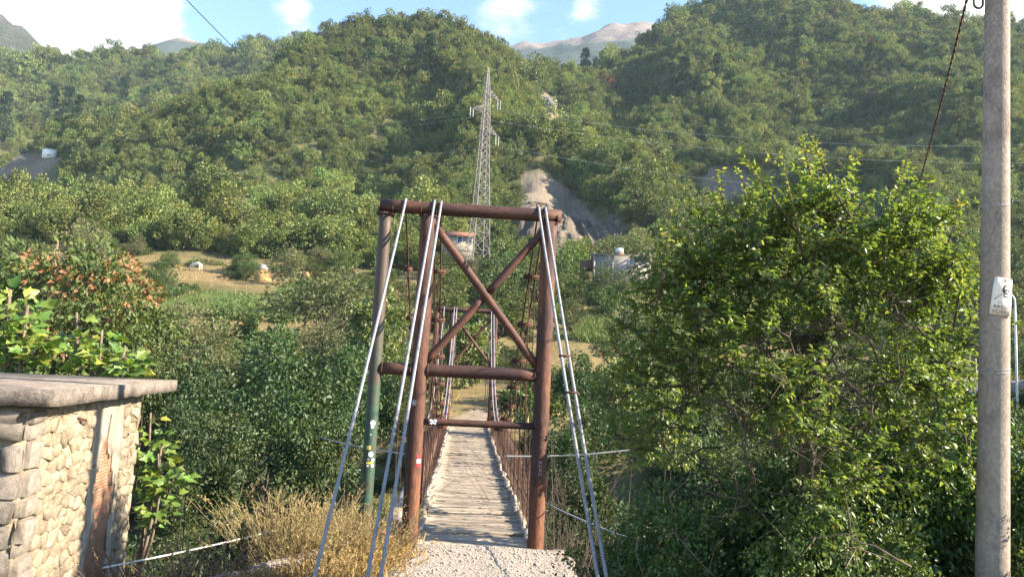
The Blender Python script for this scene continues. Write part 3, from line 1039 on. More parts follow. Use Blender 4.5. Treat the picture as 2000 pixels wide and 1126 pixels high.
def scatter(o, protos):
    pc = bpy.data.collections.new('scatter_' + o.name)
    for i, m in enumerate(protos):
        q = bpy.data.objects.new('p%02d' % i, m)
        pc.objects.link(q)
    ng = bpy.data.node_groups.new('scatter_' + o.name, 'GeometryNodeTree')
    ng.interface.new_socket('Geometry', in_out='INPUT', socket_type='NodeSocketGeometry')
    ng.interface.new_socket('Geometry', in_out='OUTPUT', socket_type='NodeSocketGeometry')
    N, L = ng.nodes, ng.links
    gi, go = N.new('NodeGroupInput'), N.new('NodeGroupOutput')
    ci = N.new('GeometryNodeCollectionInfo')
    ci.inputs['Collection'].default_value = pc
    ci.inputs['Separate Children'].default_value = True
    ci.inputs['Reset Children'].default_value = True
    ip = N.new('GeometryNodeInstanceOnPoints')
    ip.inputs['Pick Instance'].default_value = True

    def na(nm, ty):
        a = N.new('GeometryNodeInputNamedAttribute')
        a.data_type = ty
        a.inputs['Name'].default_value = nm
        return a.outputs['Attribute']
    cr = N.new('ShaderNodeCombineXYZ')
    L.new(na('rotz', 'FLOAT'), cr.inputs['Z'])
    cs = N.new('ShaderNodeCombineXYZ')
    ms = N.new('ShaderNodeMath')
    ms.operation = 'MULTIPLY'
    sz = na('size', 'FLOAT')
    L.new(sz, ms.inputs[0])
    L.new(na('tall', 'FLOAT'), ms.inputs[1])
    L.new(sz, cs.inputs['X'])
    L.new(sz, cs.inputs['Y'])
    L.new(ms.outputs[0], cs.inputs['Z'])
    L.new(gi.outputs[0], ip.inputs['Points'])
    L.new(ci.outputs[0], ip.inputs['Instance'])
    L.new(na('pick', 'INT'), ip.inputs['Instance Index'])
    L.new(cr.outputs[0], ip.inputs['Rotation'])
    L.new(cs.outputs[0], ip.inputs['Scale'])
    L.new(ip.outputs[0], go.inputs[0])
    md = o.modifiers.new('scatter', 'NODES')
    md.node_group = ng


build_forest()


def terrain_hit(px, py, y0=40, y1=1000, n=3000):
    """where the sight line of a photo point meets the ground"""
    Y = np.geomspace(y0, y1, n)
    d = ray(px, py)
    x, z = CAM[0] + d[0] / d[1] * Y, CAM[2] + d[2] / d[1] * Y
    h = H(x, Y)
    k = np.argmax(h > z)
    return np.array([x[k], Y[k], h[k]])


# single dark conifers that stand out of the wood
for px, py, hp, lb in [(235, 205, 45, 'dark conifer rising above the wood in the shaded fold, tallest of its row'), (285, 200, 26, None), (130, 225, 48, None), (100, 215, 40, None), (5, 245, 55, None), (210, 185, 22, None),
                   (715, 130, 50, None), (835, 135, 60, None), (765, 110, 22, None), (1142, 145, 44, None), (1335, 180, 60, None), (1400, 160, 48, None), (1310, 180, 50, None),
                   (1360, 195, 40, None), (1500, 130, 36, None), (1560, 95, 34, None), (1530, 60, 28, None), (1700, 130, 40, None), (1680, 155, 30, None), (150, 235, 42, None)]:
    g = terrain_hit(px, py + hp * 0.45, 150)
    o = link('conifer', HILL[7])
    o.location = g - np.array([0, 0, 0.4])
    s = hp / FPX * g[1] / 9.6 * 1.7
    o.scale = (s * 1.15, s * 1.15, s)
    o.rotation_euler = (0, 0, R.uniform(0, 6))
    tag(o, lb or 'dark conifer standing out of the lighter broadleaf wood on the hills', 'conifer', None if lb else 'conifers among the wooded hills')
# two rust-red dead trees
m_red = leafmat('dead_red_leaf', [(0.0, (0.16, 0.06, 0.05)), (1.0, (0.26, 0.11, 0.09))], 0.1, 0.7, 0.1, 0.1)
for px, py, hp, lb in [(1188, 168, 30, 'dead reddish tree above the spur, beside the dark conifers'), (1708, 95, 26, 'dead reddish tree high on the big wooded hill')]:
    g = terrain_hit(px, py + 8, 200)
    me = HILL[2].copy()
    me.materials[0] = m_red
    o = link('dead_tree', me)
    o.location = g
    s = hp / FPX * g[1] / 5.0
    o.scale = (s * 0.9, s * 0.9, s * 1.1)
    tag(o, lb, 'tree')


# ------------------------------------------------------------------ haze
def build_haze():
    o = MB().box((-950, -40, -12), (1000, 2000, 760)).build('haze', bpy.data.materials.new('haze'))
    m = o.data.materials[0]
    m.use_nodes = True
    m.node_tree.nodes.clear()
    n = m.node_tree.nodes
    v = n.new('ShaderNodeVolumePrincipled')
    v.inputs['Color'].default_value = (0.62, 0.82, 1.0, 1)
    v.inputs['Density'].default_value = 0.00009
    out = n.new('ShaderNodeOutputMaterial')
    m.node_tree.links.new(v.outputs[0], out.inputs['Volume'])
    tag(o, 'thin pale blue haze filling the valley', 'haze', kind='stuff')


build_haze()

# ------------------------------------------------------------------ gravel path, abutment
def sheet(name, mat, X, Y, Z, label):
    ny, nx = X.shape
    i, j = np.meshgrid(np.arange(ny - 1), np.arange(nx - 1), indexing='ij')
    f = np.stack([i * nx + j, i * nx + j + 1, (i + 1) * nx + j + 1, (i + 1) * nx + j], -1).reshape(-1, 4)
    o = MB().add(np.stack([X, Y, Z], -1).reshape(-1, 3), f).build(name, mat, smooth=True)
    tag(o, label, kind='structure')
    return o


def path_edges(y):
    l = np.interp(y, [-6, 3, 8, 9.9, 11.2, 11.8], [-1.6, -1.5, -1.4, -1.42, -1.25, -1.15])
    r_ = np.interp(y, [-6, 3, 8, 10.3, 11.3, 11.8], [1.3, 1.1, 0.95, 0.98, 0.98, 0.62])
    return l, r_


def path_z(x, y):
    return near_path(y) + 0.012 + fbm(x * 1.3, y * 1.3, 3, 70) * 0.05


yy = np.linspace(-6, 11.79, 120)
tt = np.linspace(0, 1, 40)
l_, r_ = path_edges(yy)
l_, r_ = l_ + fbm(yy * 1.1, yy * 0, 3, 71) * 0.35, r_ + fbm(yy * 1.1, yy * 0 + 5, 3, 72) * 0.3
PX = l_[:, None] + (r_ - l_)[:, None] * tt[None, :]
PY = np.broadcast_to(yy[:, None], PX.shape)
sheet('gravel_path', MAT['gravel'], PX, PY, path_z(PX, PY), 'pale gravel path leading onto the bridge')


def pebbles():
    mb = MB()
    n = 5200
    y = 11.75 - 4.5 * R.uniform(0, 1, n) ** 1.3
    l, r = path_edges(y)
    x = l - 0.1 + (r - l + 0.2) * R.uniform(0, 1, n)
    s = R.lognormal(-4.55, 0.42, n)
    z = path_z(x, y)
    o8 = np.array([[1, 0, 0], [-1, 0, 0], [0, 1, 0], [0, -1, 0], [0, 0, 1], [0, 0, -1]], float)
    f8 = np.array([[0, 2, 4], [2, 1, 4], [1, 3, 4], [3, 0, 4], [2, 0, 5], [1, 2, 5], [3, 1, 5], [0, 3, 5]])
    v = o8[None] * R.uniform(0.6, 1.4, (n, 6, 1)) * s[:, None, None]
    v[:, :, 2] *= 0.65
    a = R.uniform(0, 6.28, n)
    c, q = np.cos(a)[:, None], np.sin(a)[:, None]
    vx = v[:, :, 0] * c - v[:, :, 1] * q
    vy = v[:, :, 0] * q + v[:, :, 1] * c
    v = np.stack([vx + x[:, None], vy + y[:, None], v[:, :, 2] + z[:, None] + s[:, None] * 0.3], -1)
    f = (f8[None] + np.arange(n)[:, None, None] * 6).reshape(-1, 3)
    o = mb.add(v.reshape(-1, 3), f).build('gravel_stones', MAT['pebble'])
    tag(o, 'loose pale stones of the gravel path before the bridge', 'gravel', kind='stuff')


pebbles()


def slab_poly(mb, poly, z0, z1, jit=0.0, mi=0):
    """prism over a plan outline, top and bottom fanned, edges broken by small random chips"""
    P = []
    n = len(poly)
    for i in range(n):
        a, b = np.array(poly[i], float), np.array(poly[(i + 1) % n], float)
        k = max(1, int(np.linalg.norm(b - a) / 0.09)) if jit else 1
        for t in range(k):
            P.append(a + (b - a) * t / k)
    P = np.array(P)
    m = len(P)
    top = np.column_stack([P + R.normal(0, jit, P.shape), np.full(m, z1) + R.normal(0, jit * 0.7, m)])
    md = np.column_stack([P + R.normal(0, jit * 0.8, P.shape), np.full(m, (z0 + z1) / 2)])
    bot = np.column_stack([P + R.normal(0, jit, P.shape), np.full(m, z0) + R.normal(0, jit, m)])
    c0, c1 = [*P.mean(0), z0], [*P.mean(0), z1]
    v = np.vstack([top, md, bot, [c1], [c0]])
    f = []
    for i in range(m):
        j = (i + 1) % m
        f += [[i, j, 3 * m, 3 * m], [m + i, m + j, j, i], [2 * m + i, 2 * m + j, m + j, m + i], [2 * m + j, 2 * m + i, 3 * m + 1, 3 * m + 1]]
    q = np.array(f)
    tri = q[q[:, 2] == q[:, 3]][:, :3]
    quad = q[q[:, 2] != q[:, 3]]
    base = mb.n
    mb.add(v, quad, 0, mi)
    mb.l.append((tri + base).ravel())
    mb.ls.append(mb.nl + np.arange(len(tri)) * 3)
    mb.mi.append(np.full(len(tri), mi))
    mb.nl += tri.size
    return mb


ab = slab_poly(MB(), [(-1.62, 9.6), (1.06, 9.6), (1.09, 11.0), (1.02, 11.9), (-1.62, 11.93)], -5.2, -0.008, 0.02).build('bridge_abutment', MAT['slab'])
tag(ab, 'concrete abutment under the near bridge tower, with a chipped corner', 'abutment')


# ------------------------------------------------------------------ the suspension footbridge
O = np.array([-0.42, 11.85, 0.0])
AXIS = math.atan2(1.26, 22.0)
bridge = empty('suspension_bridge', O, AXIS)
tag(bridge, 'rusty suspension footbridge of steel pipe towers, cables and worn planks', 'footbridge')
SPAN = 22.0


def bp(name, mb, mat, parent=None, smooth=True):
    return mb.build(name, mat, parent or bridge, smooth)


def pipe_part(name, p, q, r, mat, parent=None, sides=18, label=None, segs=10):
    p, q = np.array(p, float), np.array(q, float)
    pts = p + (q - p) * np.linspace(0, 1, segs)[:, None]
    mb = MB().tube(pts, r, sides)
    o = bp(name, mb, mat, parent)
    me = o.data
    me.polygons.foreach_set('use_smooth', np.array([len(f.vertices) == 4 for f in me.polygons]))
    if label:
        o['label'] = label
    return o


def text_obj(name, txt, size, mat, parent, M=None, bend=None):
    cu = bpy.data.curves.new(name, 'FONT')
    cu.body = txt
    cu.size = size
    cu.align_x, cu.align_y = 'CENTER', 'CENTER'
    cu.resolution_u = 2
    tmp = bpy.data.objects.new('t', cu)
    COL.objects.link(tmp)
    dg = bpy.context.evaluated_depsgraph_get()
    me = bpy.data.meshes.new_from_object(tmp.evaluated_get(dg))
    bpy.data.objects.remove(tmp)
    me.name = name
    me.materials.clear()
    me.materials.append(mat)
    if bend:
        bend(me)
    o = link(name, me, parent)
    if M is not None:
        o.matrix_local = M
    return o


def tower(s, near):
    k = 1 if near else 1
    posts = []
    for lat, r, m, lb in ((-0.98, 0.128, MAT['rust'], None), (0.98, 0.128, MAT['rust'], None), (-1.67, 0.10, MAT['green'] if near else MAT['rust'], 'thinner outer post with peeling green paint' if near else None)):
        top = 5.14
        bot = (-0.25 if lat > -1.5 else -1.2) if near else -0.6
        po = pipe_part('post', (lat, s, bot), (lat, s, top), r, m, label=lb, segs=22)
        posts.append(po)
    pipe_part('top_beam', (-1.76, s, 5.25), (1.16, s, 5.25), 0.105, MAT['beam'])
    pipe_part('crossbeam', (-1.60, s, 2.66), (0.90, s, 2.66), 0.098, MAT['beam'])
    if near:
        pipe_part('crossbeam', (-0.90, s, 1.86), (0.90, s, 1.86), 0.055, MAT['beam'])
    # weld beads where the pipes meet
    for lat, zz, rr in ((-0.98 + 0.135, 2.66, 0.098), (0.98 - 0.135, 2.66, 0.098), (-0.98 - 0.135, 2.66, 0.098), (-1.67 + 0.11, 2.66, 0.098)):
        a_ = np.linspace(0, 2 * math.pi, 21)
        w_ = MB().tube(np.column_stack([np.full(21, lat) + R.normal(0, 0.002, 21), s + rr * 1.02 * np.cos(a_), zz + rr * 1.02 * np.sin(a_)]), 0.010, 6, cap=False)
        bp('weld_bead', w_, MAT['rust_dark'], posts[0] if abs(lat + 0.98) < 0.2 else (posts[1] if lat > 0 else posts[2]))
    pipe_part('brace', (-0.88, s - 0.01, 4.98), (0.88, s - 0.01, 2.80), 0.066, MAT['brace'])
    # the other diagonal is cut and welded either side of the first
    pipe_part('brace', (0.88, s + 0.01, 4.98), (0.05, s + 0.01, 3.952), 0.064, MAT['brace'])
    pipe_part('brace', (-0.05, s + 0.01, 3.828), (-0.88, s + 0.01, 2.80), 0.064, MAT['brace'])
    for lat in (-1.67, -0.98, 0.98):
        g = MB()
        g.box((lat - 0.135, s - 0.11, 5.105), (lat + 0.135, s + 0.11, 5.13))
        for dx in (-0.125, 0.115):
            g.box((lat + dx, s - 0.115, 5.131), (lat + dx + 0.011, s + 0.115, 5.24))
        bp('gusset_plate', g, MAT['rust_dark'], posts[0] if lat == -0.98 else (posts[1] if lat > 0 else posts[2]), False)
    # saddle brackets that hold the cables on the beam
    for c, w in ((-0.845, 0.085), (0.845, 0.085)):
        b = MB()
        y0 = s - 0.02
        b.tube([(c - w, y0, 5.33), (c - w, y0, 5.42), (c - w + 0.02, y0, 5.44), (c + w - 0.02, y0, 5.44), (c + w, y0, 5.42), (c + w, y0, 5.33)], 0.011, 6)
        bp('cable_bracket', b, MAT['rust_dark'])
    return posts


posts = tower(0.0, True)
far_posts = tower(SPAN, False)

CABLES = [(-0.90, 0.0), (-0.79, 0.0), (0.79, 0.0), (0.90, 0.0), (-1.36, 0.0)]


def cable_z(s):
    return 0.95 + (5.36 - 0.95) * ((s - SPAN / 2) / (SPAN / 2)) ** 2


for lat, _ in CABLES:
    ss = np.linspace(0, SPAN, 56)
    h = len(ss) // 2
    for part, mt, rr in ((ss[:h + 1], MAT['rust_dark'], 0.016), (ss[h:], MAT['steel'], 0.021)):  # near half coloured dark for shade as well as rust, far half sunlit grey
        mb = MB().tube(np.column_stack([np.full(len(part), lat), part, cable_z(part)]), rr, 7)
        bp('main_cable', mb, mt)
# back stays: over the saddle, down to the ground on the near side, and down behind the far tower
ends = {-0.90: (716, 1126), -0.79: (742, 1126), 0.79: (1170, 1126), 0.90: (1187, 1126), -1.36: (612, 1126)}
Minv = np.linalg.inv(np.array([[math.cos(AXIS), -math.sin(AXIS), 0], [math.sin(AXIS), math.cos(AXIS), 0], [0, 0, 1]]))
for lat, _ in CABLES:
    e = aty(*ends[lat], 7.6)
    e = Minv @ (np.array(e) - O)
    t0 = np.array([lat, -0.10, 5.30])
    d = e - t0
    end = t0 + d * 1.22
    arc = [(lat, 0.06, 5.37), (lat, 0.0, 5.378), (lat, -0.06, 5.362), (lat, -0.095, 5.32)]
    pts = arc + [tuple(t0 + (end - t0) * t + np.array([0, 0, -0.10 * math.sin(math.pi * t)])) for t in np.linspace(0.02, 1, 16)]
    bp('back_stay', MB().tube(pts, 0.0205, 9), MAT['steel'])
    bp('back_stay', MB().tube([(lat, SPAN + 0.02, 5.375), (lat, SPAN + 0.1, 5.34), (lat * 1.05, SPAN + 3, 3.1), (lat * 1.1, SPAN + 6.5, 0.5)], 0.022, 6), MAT['steel'])
# ties that clip the paired stays together
for l1, l2, ts in ((0.79, 0.90, (0.50, 0.60)), (-0.90, -0.79, ())):
    e1 = Minv @ (np.array(aty(*ends[l1], 7.6)) - O)
    e2 = Minv @ (np.array(aty(*ends[l2], 7.6)) - O)
    for t in ts:
        a = np.array([l1, -0.1, 5.3]) * (1 - t) + e1 * t
        b = np.array([l2, -0.1, 5.3]) * (1 - t) + e2 * t
        dv = (b - a) * 0.35
        m = MB().tube([a - dv + np.array([0, 0, -0.08]), b + dv + np.array([0, 0, -0.08])], 0.02, 6)
        bp('stay_clip', m, MAT['rust_dark'])

# clamps and hangers
ss = np.arange(1.25, SPAN - 0.8, 1.18)
clamp_me = MB().box((-0.15, -0.035, -0.035), (0.15, 0.035, 0.03)).box((-0.155, -0.05, -0.052), (0.155, 0.05, -0.037))
for dx in (-0.12, -0.07, 0.07, 0.12):
    clamp_me.tube([(dx, 0, 0.03), (dx, 0, 0.075)], 0.014, 6)
clamp_me = clamp_me.mesh('clamp')
clamp_me.materials.append(MAT['rust_dark'])
for s in ss:
    for c in (-0.845, 0.845):
        o = link('cable_clamp', clamp_me, bridge)
        o.location = (c, s, cable_z(s) - 0.02)
        o.rotation_euler = (R.uniform(-0.1, 0.1), 0, R.uniform(-0.06, 0.06))
        for dx in (-0.05, 0.02):
            rod('hanger', (c + dx + (0.03 if dx > 0 else 0), s, cable_z(s) - 0.05), (c * 1.1 + dx, s, -0.06), 0.0085, MAT['rust_dark'], bridge, 5)
    rod('hanger', (-1.36, s, cable_z(s)), (-1.36, s, -0.35), 0.0085, MAT['rust_dark'], bridge, 5)
    o = link('cable_clamp', clamp_me, bridge)
    o.location = (-1.36, s, cable_z(s) - 0.01)
    o.scale = (0.5, 0.9, 0.9)
# extra verticals of the parapet
for s in np.arange(0.55, SPAN - 0.3, 0.42):
    for c in (-0.99, 0.99):
        rod('parapet_rod', (c, s, -0.05), (c * 0.985, s, min(1.12 + 0.03 * math.sin(s * 3), cable_z(s))), 0.0075, MAT['rust_dark'], bridge, 4)
# top rail cables and the wire netting of both parapets
for c in (-0.99, 0.99):
    sg = np.linspace(0.1, SPAN - 0.1, 40)
    bp('rail_wire', MB().tube(np.column_stack([np.full(40, c), sg, 1.0 + 0.02 * np.sin(sg * 2)]), 0.011, 5), MAT['rust_dark'])
    nb = MB()
    for s in np.arange(-1.0, SPAN, 0.17):
        for sg in (1, -1):
            a, b = s, s + 1.0
            pts = np.array([(c - 0.012 * sg, (a if sg > 0 else b) + 0.0, 0.04), (c + 0.012 * sg, (a + b) / 2, 0.5), (c - 0.012 * sg, b if sg > 0 else a, 0.99)])
            if pts[:, 1].min() < 0.1 or pts[:, 1].max() > SPAN - 0.1:
                continue
            nb.tube(pts, 0.0036, 3, cap=False)
    o = bp('wire_netting', nb, MAT['net'], None, False)
    o['kind'] = 'stuff'
# deck
DECKW = 0.90
pv = []
for i in range(7):
    m = MB()
    x = np.linspace(-DECKW, DECKW, 7)
    bow = R.normal(0, 0.004, 7)
    w0, w1 = R.normal(0, 0.010, 7), R.normal(0, 0.010, 7)
    v = []
    for k in range(7):
        v += [(x[k], -0.062 + w0[k], -0.04 + bow[k]), (x[k], 0.062 + w1[k], -0.04 + bow[k]), (x[k], 0.062 + w1[k], bow[k]), (x[k], -0.062 + w0[k], bow[k])]
    f = []
    for k in range(6):
        for q in range(4):
            f.append([k * 4 + q, k * 4 + 4 + q, k * 4 + 4 + (q + 1) % 4, k * 4 + (q + 1) % 4])
    f += [[3, 2, 1, 0], [24, 25, 26, 27]]
    m.add(v, f)
    me = m.mesh('plank')
    me.materials.append(MAT['plank'])
    pv.append(me)
s = 0.02
k = 0
while s < SPAN + 0.2 and k < 190:
    w = R.uniform(0.6, 1.25)
    gap = 0.006 + (R.uniform(0.02, 0.075) if R.uniform() < 0.20 else 0.016 * R.uniform())
    s += 0.062 * w
    o = link('plank', pv[R.integers(0, 7)], bridge)
    sx = 1.0 * R.uniform(0.93, 1.05)
    o.location = (R.normal(0, 0.025), s, 0.015 + R.normal(0, 0.010) - 0.10 * math.sin(math.pi * s / SPAN))
    o.rotation_euler = (R.normal(0, 0.06), R.normal(0, 0.010), R.normal(0, 0.014) + (math.pi if R.uniform() < 0.5 else 0))
    o.scale = (sx, w, R.uniform(0.8, 1.2))
    s += 0.062 * w + gap
    k += 1
for c in (-0.62, 0, 0.62):
    sg = np.linspace(0, SPAN, 24)
    m = MB().tube(np.column_stack([np.full(24, c), sg, -0.095 - 0.10 * np.sin(math.pi * sg / SPAN)]), 0.05, 8)
    bp('deck_bearer', m, MAT['rust_dark'])
# crooked kerb boards along both edges
kv = []
for i in range(4):
    me = MB().box((-0.045, -0.34, 0), (0.045, 0.34, 0.055), jit=0.012).mesh('kerb_board')
    me.materials.append(MAT['kerb'])
    kv.append(me)
for c in (-1, 1):
    s = 0.25
    while s < SPAN - 0.2:
        ln = R.uniform(0.35, 1.15)
        o = link('kerb_board', kv[R.integers(0, 4)], bridge)
        o.location = (c * (0.885 + R.normal(0, 0.02)), s + ln * 0.34, 0.045 - 0.10 * math.sin(math.pi * s / SPAN))
        o.rotation_euler = (R.normal(0, 0.05), R.normal(0, 0.12), R.normal(0, 0.07))
        o.scale = (R.uniform(0.8, 1.3), ln, R.uniform(0.8, 1.25))
        s += ln * 0.70


# marks on the posts: stickers, a painted trail blaze, chalk letters
def patch_on(post_r, ang, z, w, h, mat, name, parent, lat, round_=False, lift=0.004):
    """a thin curved patch hugging a round post; ang from the camera-facing side"""
    m = MB()
    if round_:
        tt_ = np.linspace(0, 2 * math.pi, 17)[:-1]
        uv = np.column_stack([np.cos(tt_) * w / 2, np.sin(tt_) * h / 2])
        uv = np.vstack([[0, 0], uv])
        f = [[0, 1 + i, 1 + (i + 1) % 16] for i in range(16)]
    else:
        uu, vv = np.meshgrid(np.linspace(-w / 2, w / 2, 5), [-h / 2, h / 2])
        uv = np.column_stack([uu.ravel(), vv.ravel()])
        f = []
        for i in range(4):
            f += [[i, i + 1, i + 6], [i, i + 6, i + 5]]
    a = ang + uv[:, 0] / post_r
    rr = post_r + lift
    v = np.column_stack([lat + rr * np.sin(a), -rr * np.cos(a), z + uv[:, 1]])
    m.add(v, f)
    return bp(name, m, mat, parent, False)


m_stw, m_sty, m_stb = plain('sticker_white', (0.62, 0.66, 0.68), 0.5), plain('sticker_yellow', (0.60, 0.40, 0.05), 0.5), plain('sticker_grey', (0.30, 0.36, 0.40), 0.5)
m_blz, m_chalk = plain('blaze_red', (0.40, 0.02, 0.035), 0.6), plain('chalk', (0.40, 0.36, 0.36), 0.9)
gp = posts[2]


def zpix(px, py):
    return aty(px, py, 11.85)[2]


for px, py, w, h, m, rd in [(738, 824, 0.080, 0.085, m_stw, True), (737, 831.5, 0.045, 0.04, m_stw, False), (734, 846, 0.03, 0.03, m_stb, True), (730, 871, 0.07, 0.06, m_sty, False), (734, 884, 0.075, 0.085, m_stw, True),
                         (729, 893.5, 0.035, 0.03, m_stb, True), (738, 895, 0.05, 0.05, m_stw, True), (732, 900.5, 0.11, 0.035, m_sty, False), (728, 906, 0.035, 0.03, m_stw, True), (737, 906, 0.05, 0.055, m_stw, True)]:
    ctr = 744 - (py - 700) * 0.068
    patch_on(0.10, (px - ctr) / 122.0 / 0.10 + 0.13, zpix(px, py), w, h, m, 'sticker', gp, -1.67, rd)
for px, py, w, h, m in [(738, 824, 0.045, 0.03, m_stb), (734, 884, 0.04, 0.035, m_stb), (730, 871, 0.05, 0.018, m_stb)]:
    ctr = 744 - (py - 700) * 0.068
    patch_on(0.10, (px - ctr) / 122.0 / 0.10 + 0.13, zpix(px, py), w, h, m, 'sticker_print', gp, -1.67, True, 0.0065)
lp = posts[0]
for z0, m in ((0.062, m_blz), (0.0, m_stw), (-0.062, m_blz)):
    patch_on(0.128, 0.72, zpix(815, 897) + z0, 0.075, 0.060, m, 'trail_blaze', lp, -0.98)
patch_on(0.128, -0.35, zpix(800, 784), 0.075, 0.085, m_stw, 'sticker', lp, -0.98, True)
patch_on(0.128, -0.35, zpix(800, 784), 0.058, 0.066, MAT['ink'], 'sticker_print', lp, -0.98, True, 0.0065)
patch_on(0.128, -0.35, zpix(800, 784), 0.03, 0.03, m_stw, 'sticker_print', lp, -0.98, True, 0.009)
rp = posts[1]
cb = [o for o in bridge.children if o.name.startswith('crossbeam')]
# white butterfly-like paint splash and a dab on the thin bar
for dx, dz, w, h in ((-0.035, 0.02, 0.06, 0.045), (0.035, 0.02, 0.06, 0.045), (-0.03, -0.022, 0.045, 0.035), (0.03, -0.022, 0.045, 0.035), (0, 0, 0.03, 0.06)):
    o = MB().tube([(-0.72 + dx, -0.0555 - 0.002, 1.862 + dz), (-0.72 + dx, -0.061, 1.862 + dz)], 1.0, 10)
    v = o.v[0]
    c_ = np.array([-0.72 + dx, 0, 1.862 + dz])
    v[:, 0] = c_[0] + (v[:, 0] - c_[0]) * w / 2
    v[:, 2] = c_[2] + (v[:, 2] - c_[2]) * h / 2
    bp('paint_splash', o, m_stw, cb[1] if len(cb) > 1 else bridge, False)
# chalk letters running down the lower right post
zc = zpix(1049, 912)
for i, ch in enumerate('XGXG'):
    def bend(me):
        for vv in me.vertices:
            u_, w_ = vv.co.y, -vv.co.x
            a = 0.05 + u_ / 0.128
            vv.co = (0.98 + 0.1335 * math.sin(a), -0.1335 * math.cos(a), zc + 0.09 - i * 0.06 + w_)
    text_obj('chalk_letter', ch, 0.075, m_chalk, rp, bend=bend)

# ------------------------------------------------------------------ water pipe slung beside the bridge
pl = empty('water_pipe', (-1.78, 11.9, 0))
tag(pl, 'thick wrapped water pipe running along the bridge and bending away through dry grass', 'pipe')


def pipe_world(name, pts, r, mat, parent=pl, sides=20):
    p = np.array(pts, float) - np.array([-1.78, 11.9, 0])
    return MB().tube(p, r, sides).build(name, mat, parent, True)


def b2w(lat, s, z):
    c, q = math.cos(AXIS), math.sin(AXIS)
    return (O[0] + lat * c - s * q, O[1] + lat * q + s * c, z)


A0 = b2w(-1.36, 1.15, -0.12)
A1 = b2w(-1.36, SPAN + 1.5, -0.12)
B0, B1 = (-2.05, 11.75, -0.10), (-3.35, 8.9, -0.02)
pipe_world('pipe_run', [A0, b2w(-1.36, 8, -0.17), b2w(-1.36, 15, -0.17), A1], 0.20, MAT['pipe'])
pipe_world('pipe_elbow', [tuple(np.array(A0) + np.array([0, 0.02, 0])), b2w(-1.37, 0.75, -0.115), b2w(-1.41, 0.4, -0.11), b2w(-1.5, 0.1, -0.105), B0], 0.212, MAT['pipe_rust'])
pipe_world('pipe_run', [B0, tuple(np.array(B0) * 0.5 + np.array(B1) * 0.5), B1, (-4.6, 5.9, 0.25)], 0.20, MAT['pipe'])
for p, q in ((A0, b2w(-1.36, 2.15, -0.12)), (B0, B1)):
    p, q = np.array(p), np.array(q)
    d = (q - p) / np.linalg.norm(q - p)
    pipe_world('pipe_band', [p - d * 0.02, p + d * 0.03], 0.222, MAT['rust_dark'])
for s_ in np.arange(2.4, SPAN, 1.18):
    p, q = np.array(b2w(-1.36, s_, -0.155)), np.array(b2w(-1.36, s_ + 0.03, -0.155))
    pipe_world('pipe_band', [p, q], 0.214, MAT['rust_dark'])

# ------------------------------------------------------------------ stone hut
SL = [(-3.99, 6.67), (-4.54, 10.33)]
ex = np.array([SL[1][0] - SL[0][0], SL[1][1] - SL[0][1]])
ex /= np.linalg.norm(ex)                                   # along the long wall, away from the camera
nx_ = np.array([ex[1], -ex[0]])                             # outwards, towards the path
L_ = 3.70
hut = empty('stone_hut', (SL[0][0], SL[0][1], 0.3), 0)
tag(hut, 'small rubble-stone hut with a rough concrete slab roof beside the path', 'hut')
HM = np.array([SL[0][0], SL[0][1], 0.3])
ZT = 2.37


def hp(u, v, z):
    """u along the long wall from the slab corner, v outwards (negative = into the hut)"""
    q = np.array(SL[0]) + ex * u + nx_ * v
    return np.array([q[0], q[1], z]) - HM


def frame(u, v, z, du, dv):
    """matrix with x=du direction, y=outwards dv, z=up placed at hut point"""
    M = np.eye(4)
    M[:2, 0], M[:2, 1] = du, dv
    M[:3, 3] = hp(u, v, z)
    return M


corners = [hp(0, 0, 0), hp(L_, 0, 0), hp(L_ + 0.1, -3.6, 0), hp(-0.02, -3.6, 0)]
rf = slab_poly(MB(), [tuple(c[:2]) for c in corners], ZT - 0.145 - HM[2], ZT - HM[2], 0.004).build('roof_slab', MAT['slab'], hut)
WU0, WU1, WV = 0.10, 3.02, -0.20
core = MB()
core.box((0, -2.9, 0), (WU1 - WU0, 0, ZT - 0.18 - 0.3 + 0.9), frame(WU0, WV - 0.05, -0.6, ex, nx_))
core.build('wall', MAT['mortar'], hut)
sw = hut.children[-1] if False else [c for c in hut.children if c.name.startswith('wall')][0]


def stone_mesh(k, mat, rough):
    m = MB()
    g = np.random.default_rng(900 + k)
    nu, nv = 5, 4
    u, v = np.meshgrid([-0.5, -0.43, 0.0, 0.43, 0.5], [-0.5, -0.41, 0.41, 0.5])
    e = np.minimum(0.5 - np.abs(u), 0.5 - np.abs(v))
    d = np.where(e < 0.01, -0.2, 0.8 + g.uniform(-rough, rough, u.shape) * 0.6)
    uu = u + np.where(np.abs(u) < 0.49, g.uniform(-0.05, 0.05, u.shape), g.uniform(-0.06, 0.015, u.shape) * np.sign(u))
    vv = v + np.where(np.abs(v) < 0.49, g.uniform(-0.05, 0.05, u.shape), g.uniform(-0.08, 0.02, u.shape) * np.sign(v))
    P = np.stack([uu, d, vv], -1).reshape(-1, 3)
    i, j = np.meshgrid(np.arange(nv - 1), np.arange(nu - 1), indexing='ij')
    f = np.stack([i * nu + j, i * nu + j + 1, (i + 1) * nu + j + 1, (i + 1) * nu + j], -1).reshape(-1, 4)
    me = m.add(P, f[:, ::-1]).mesh('stone')
    me.materials.append(mat)
    return me


ST = [stone_mesh(i, MAT['stone'], 0.35) for i in range(9)]
SG = [stone_mesh(20 + i, MAT['stone_grey'], 0.55) for i in range(7)]


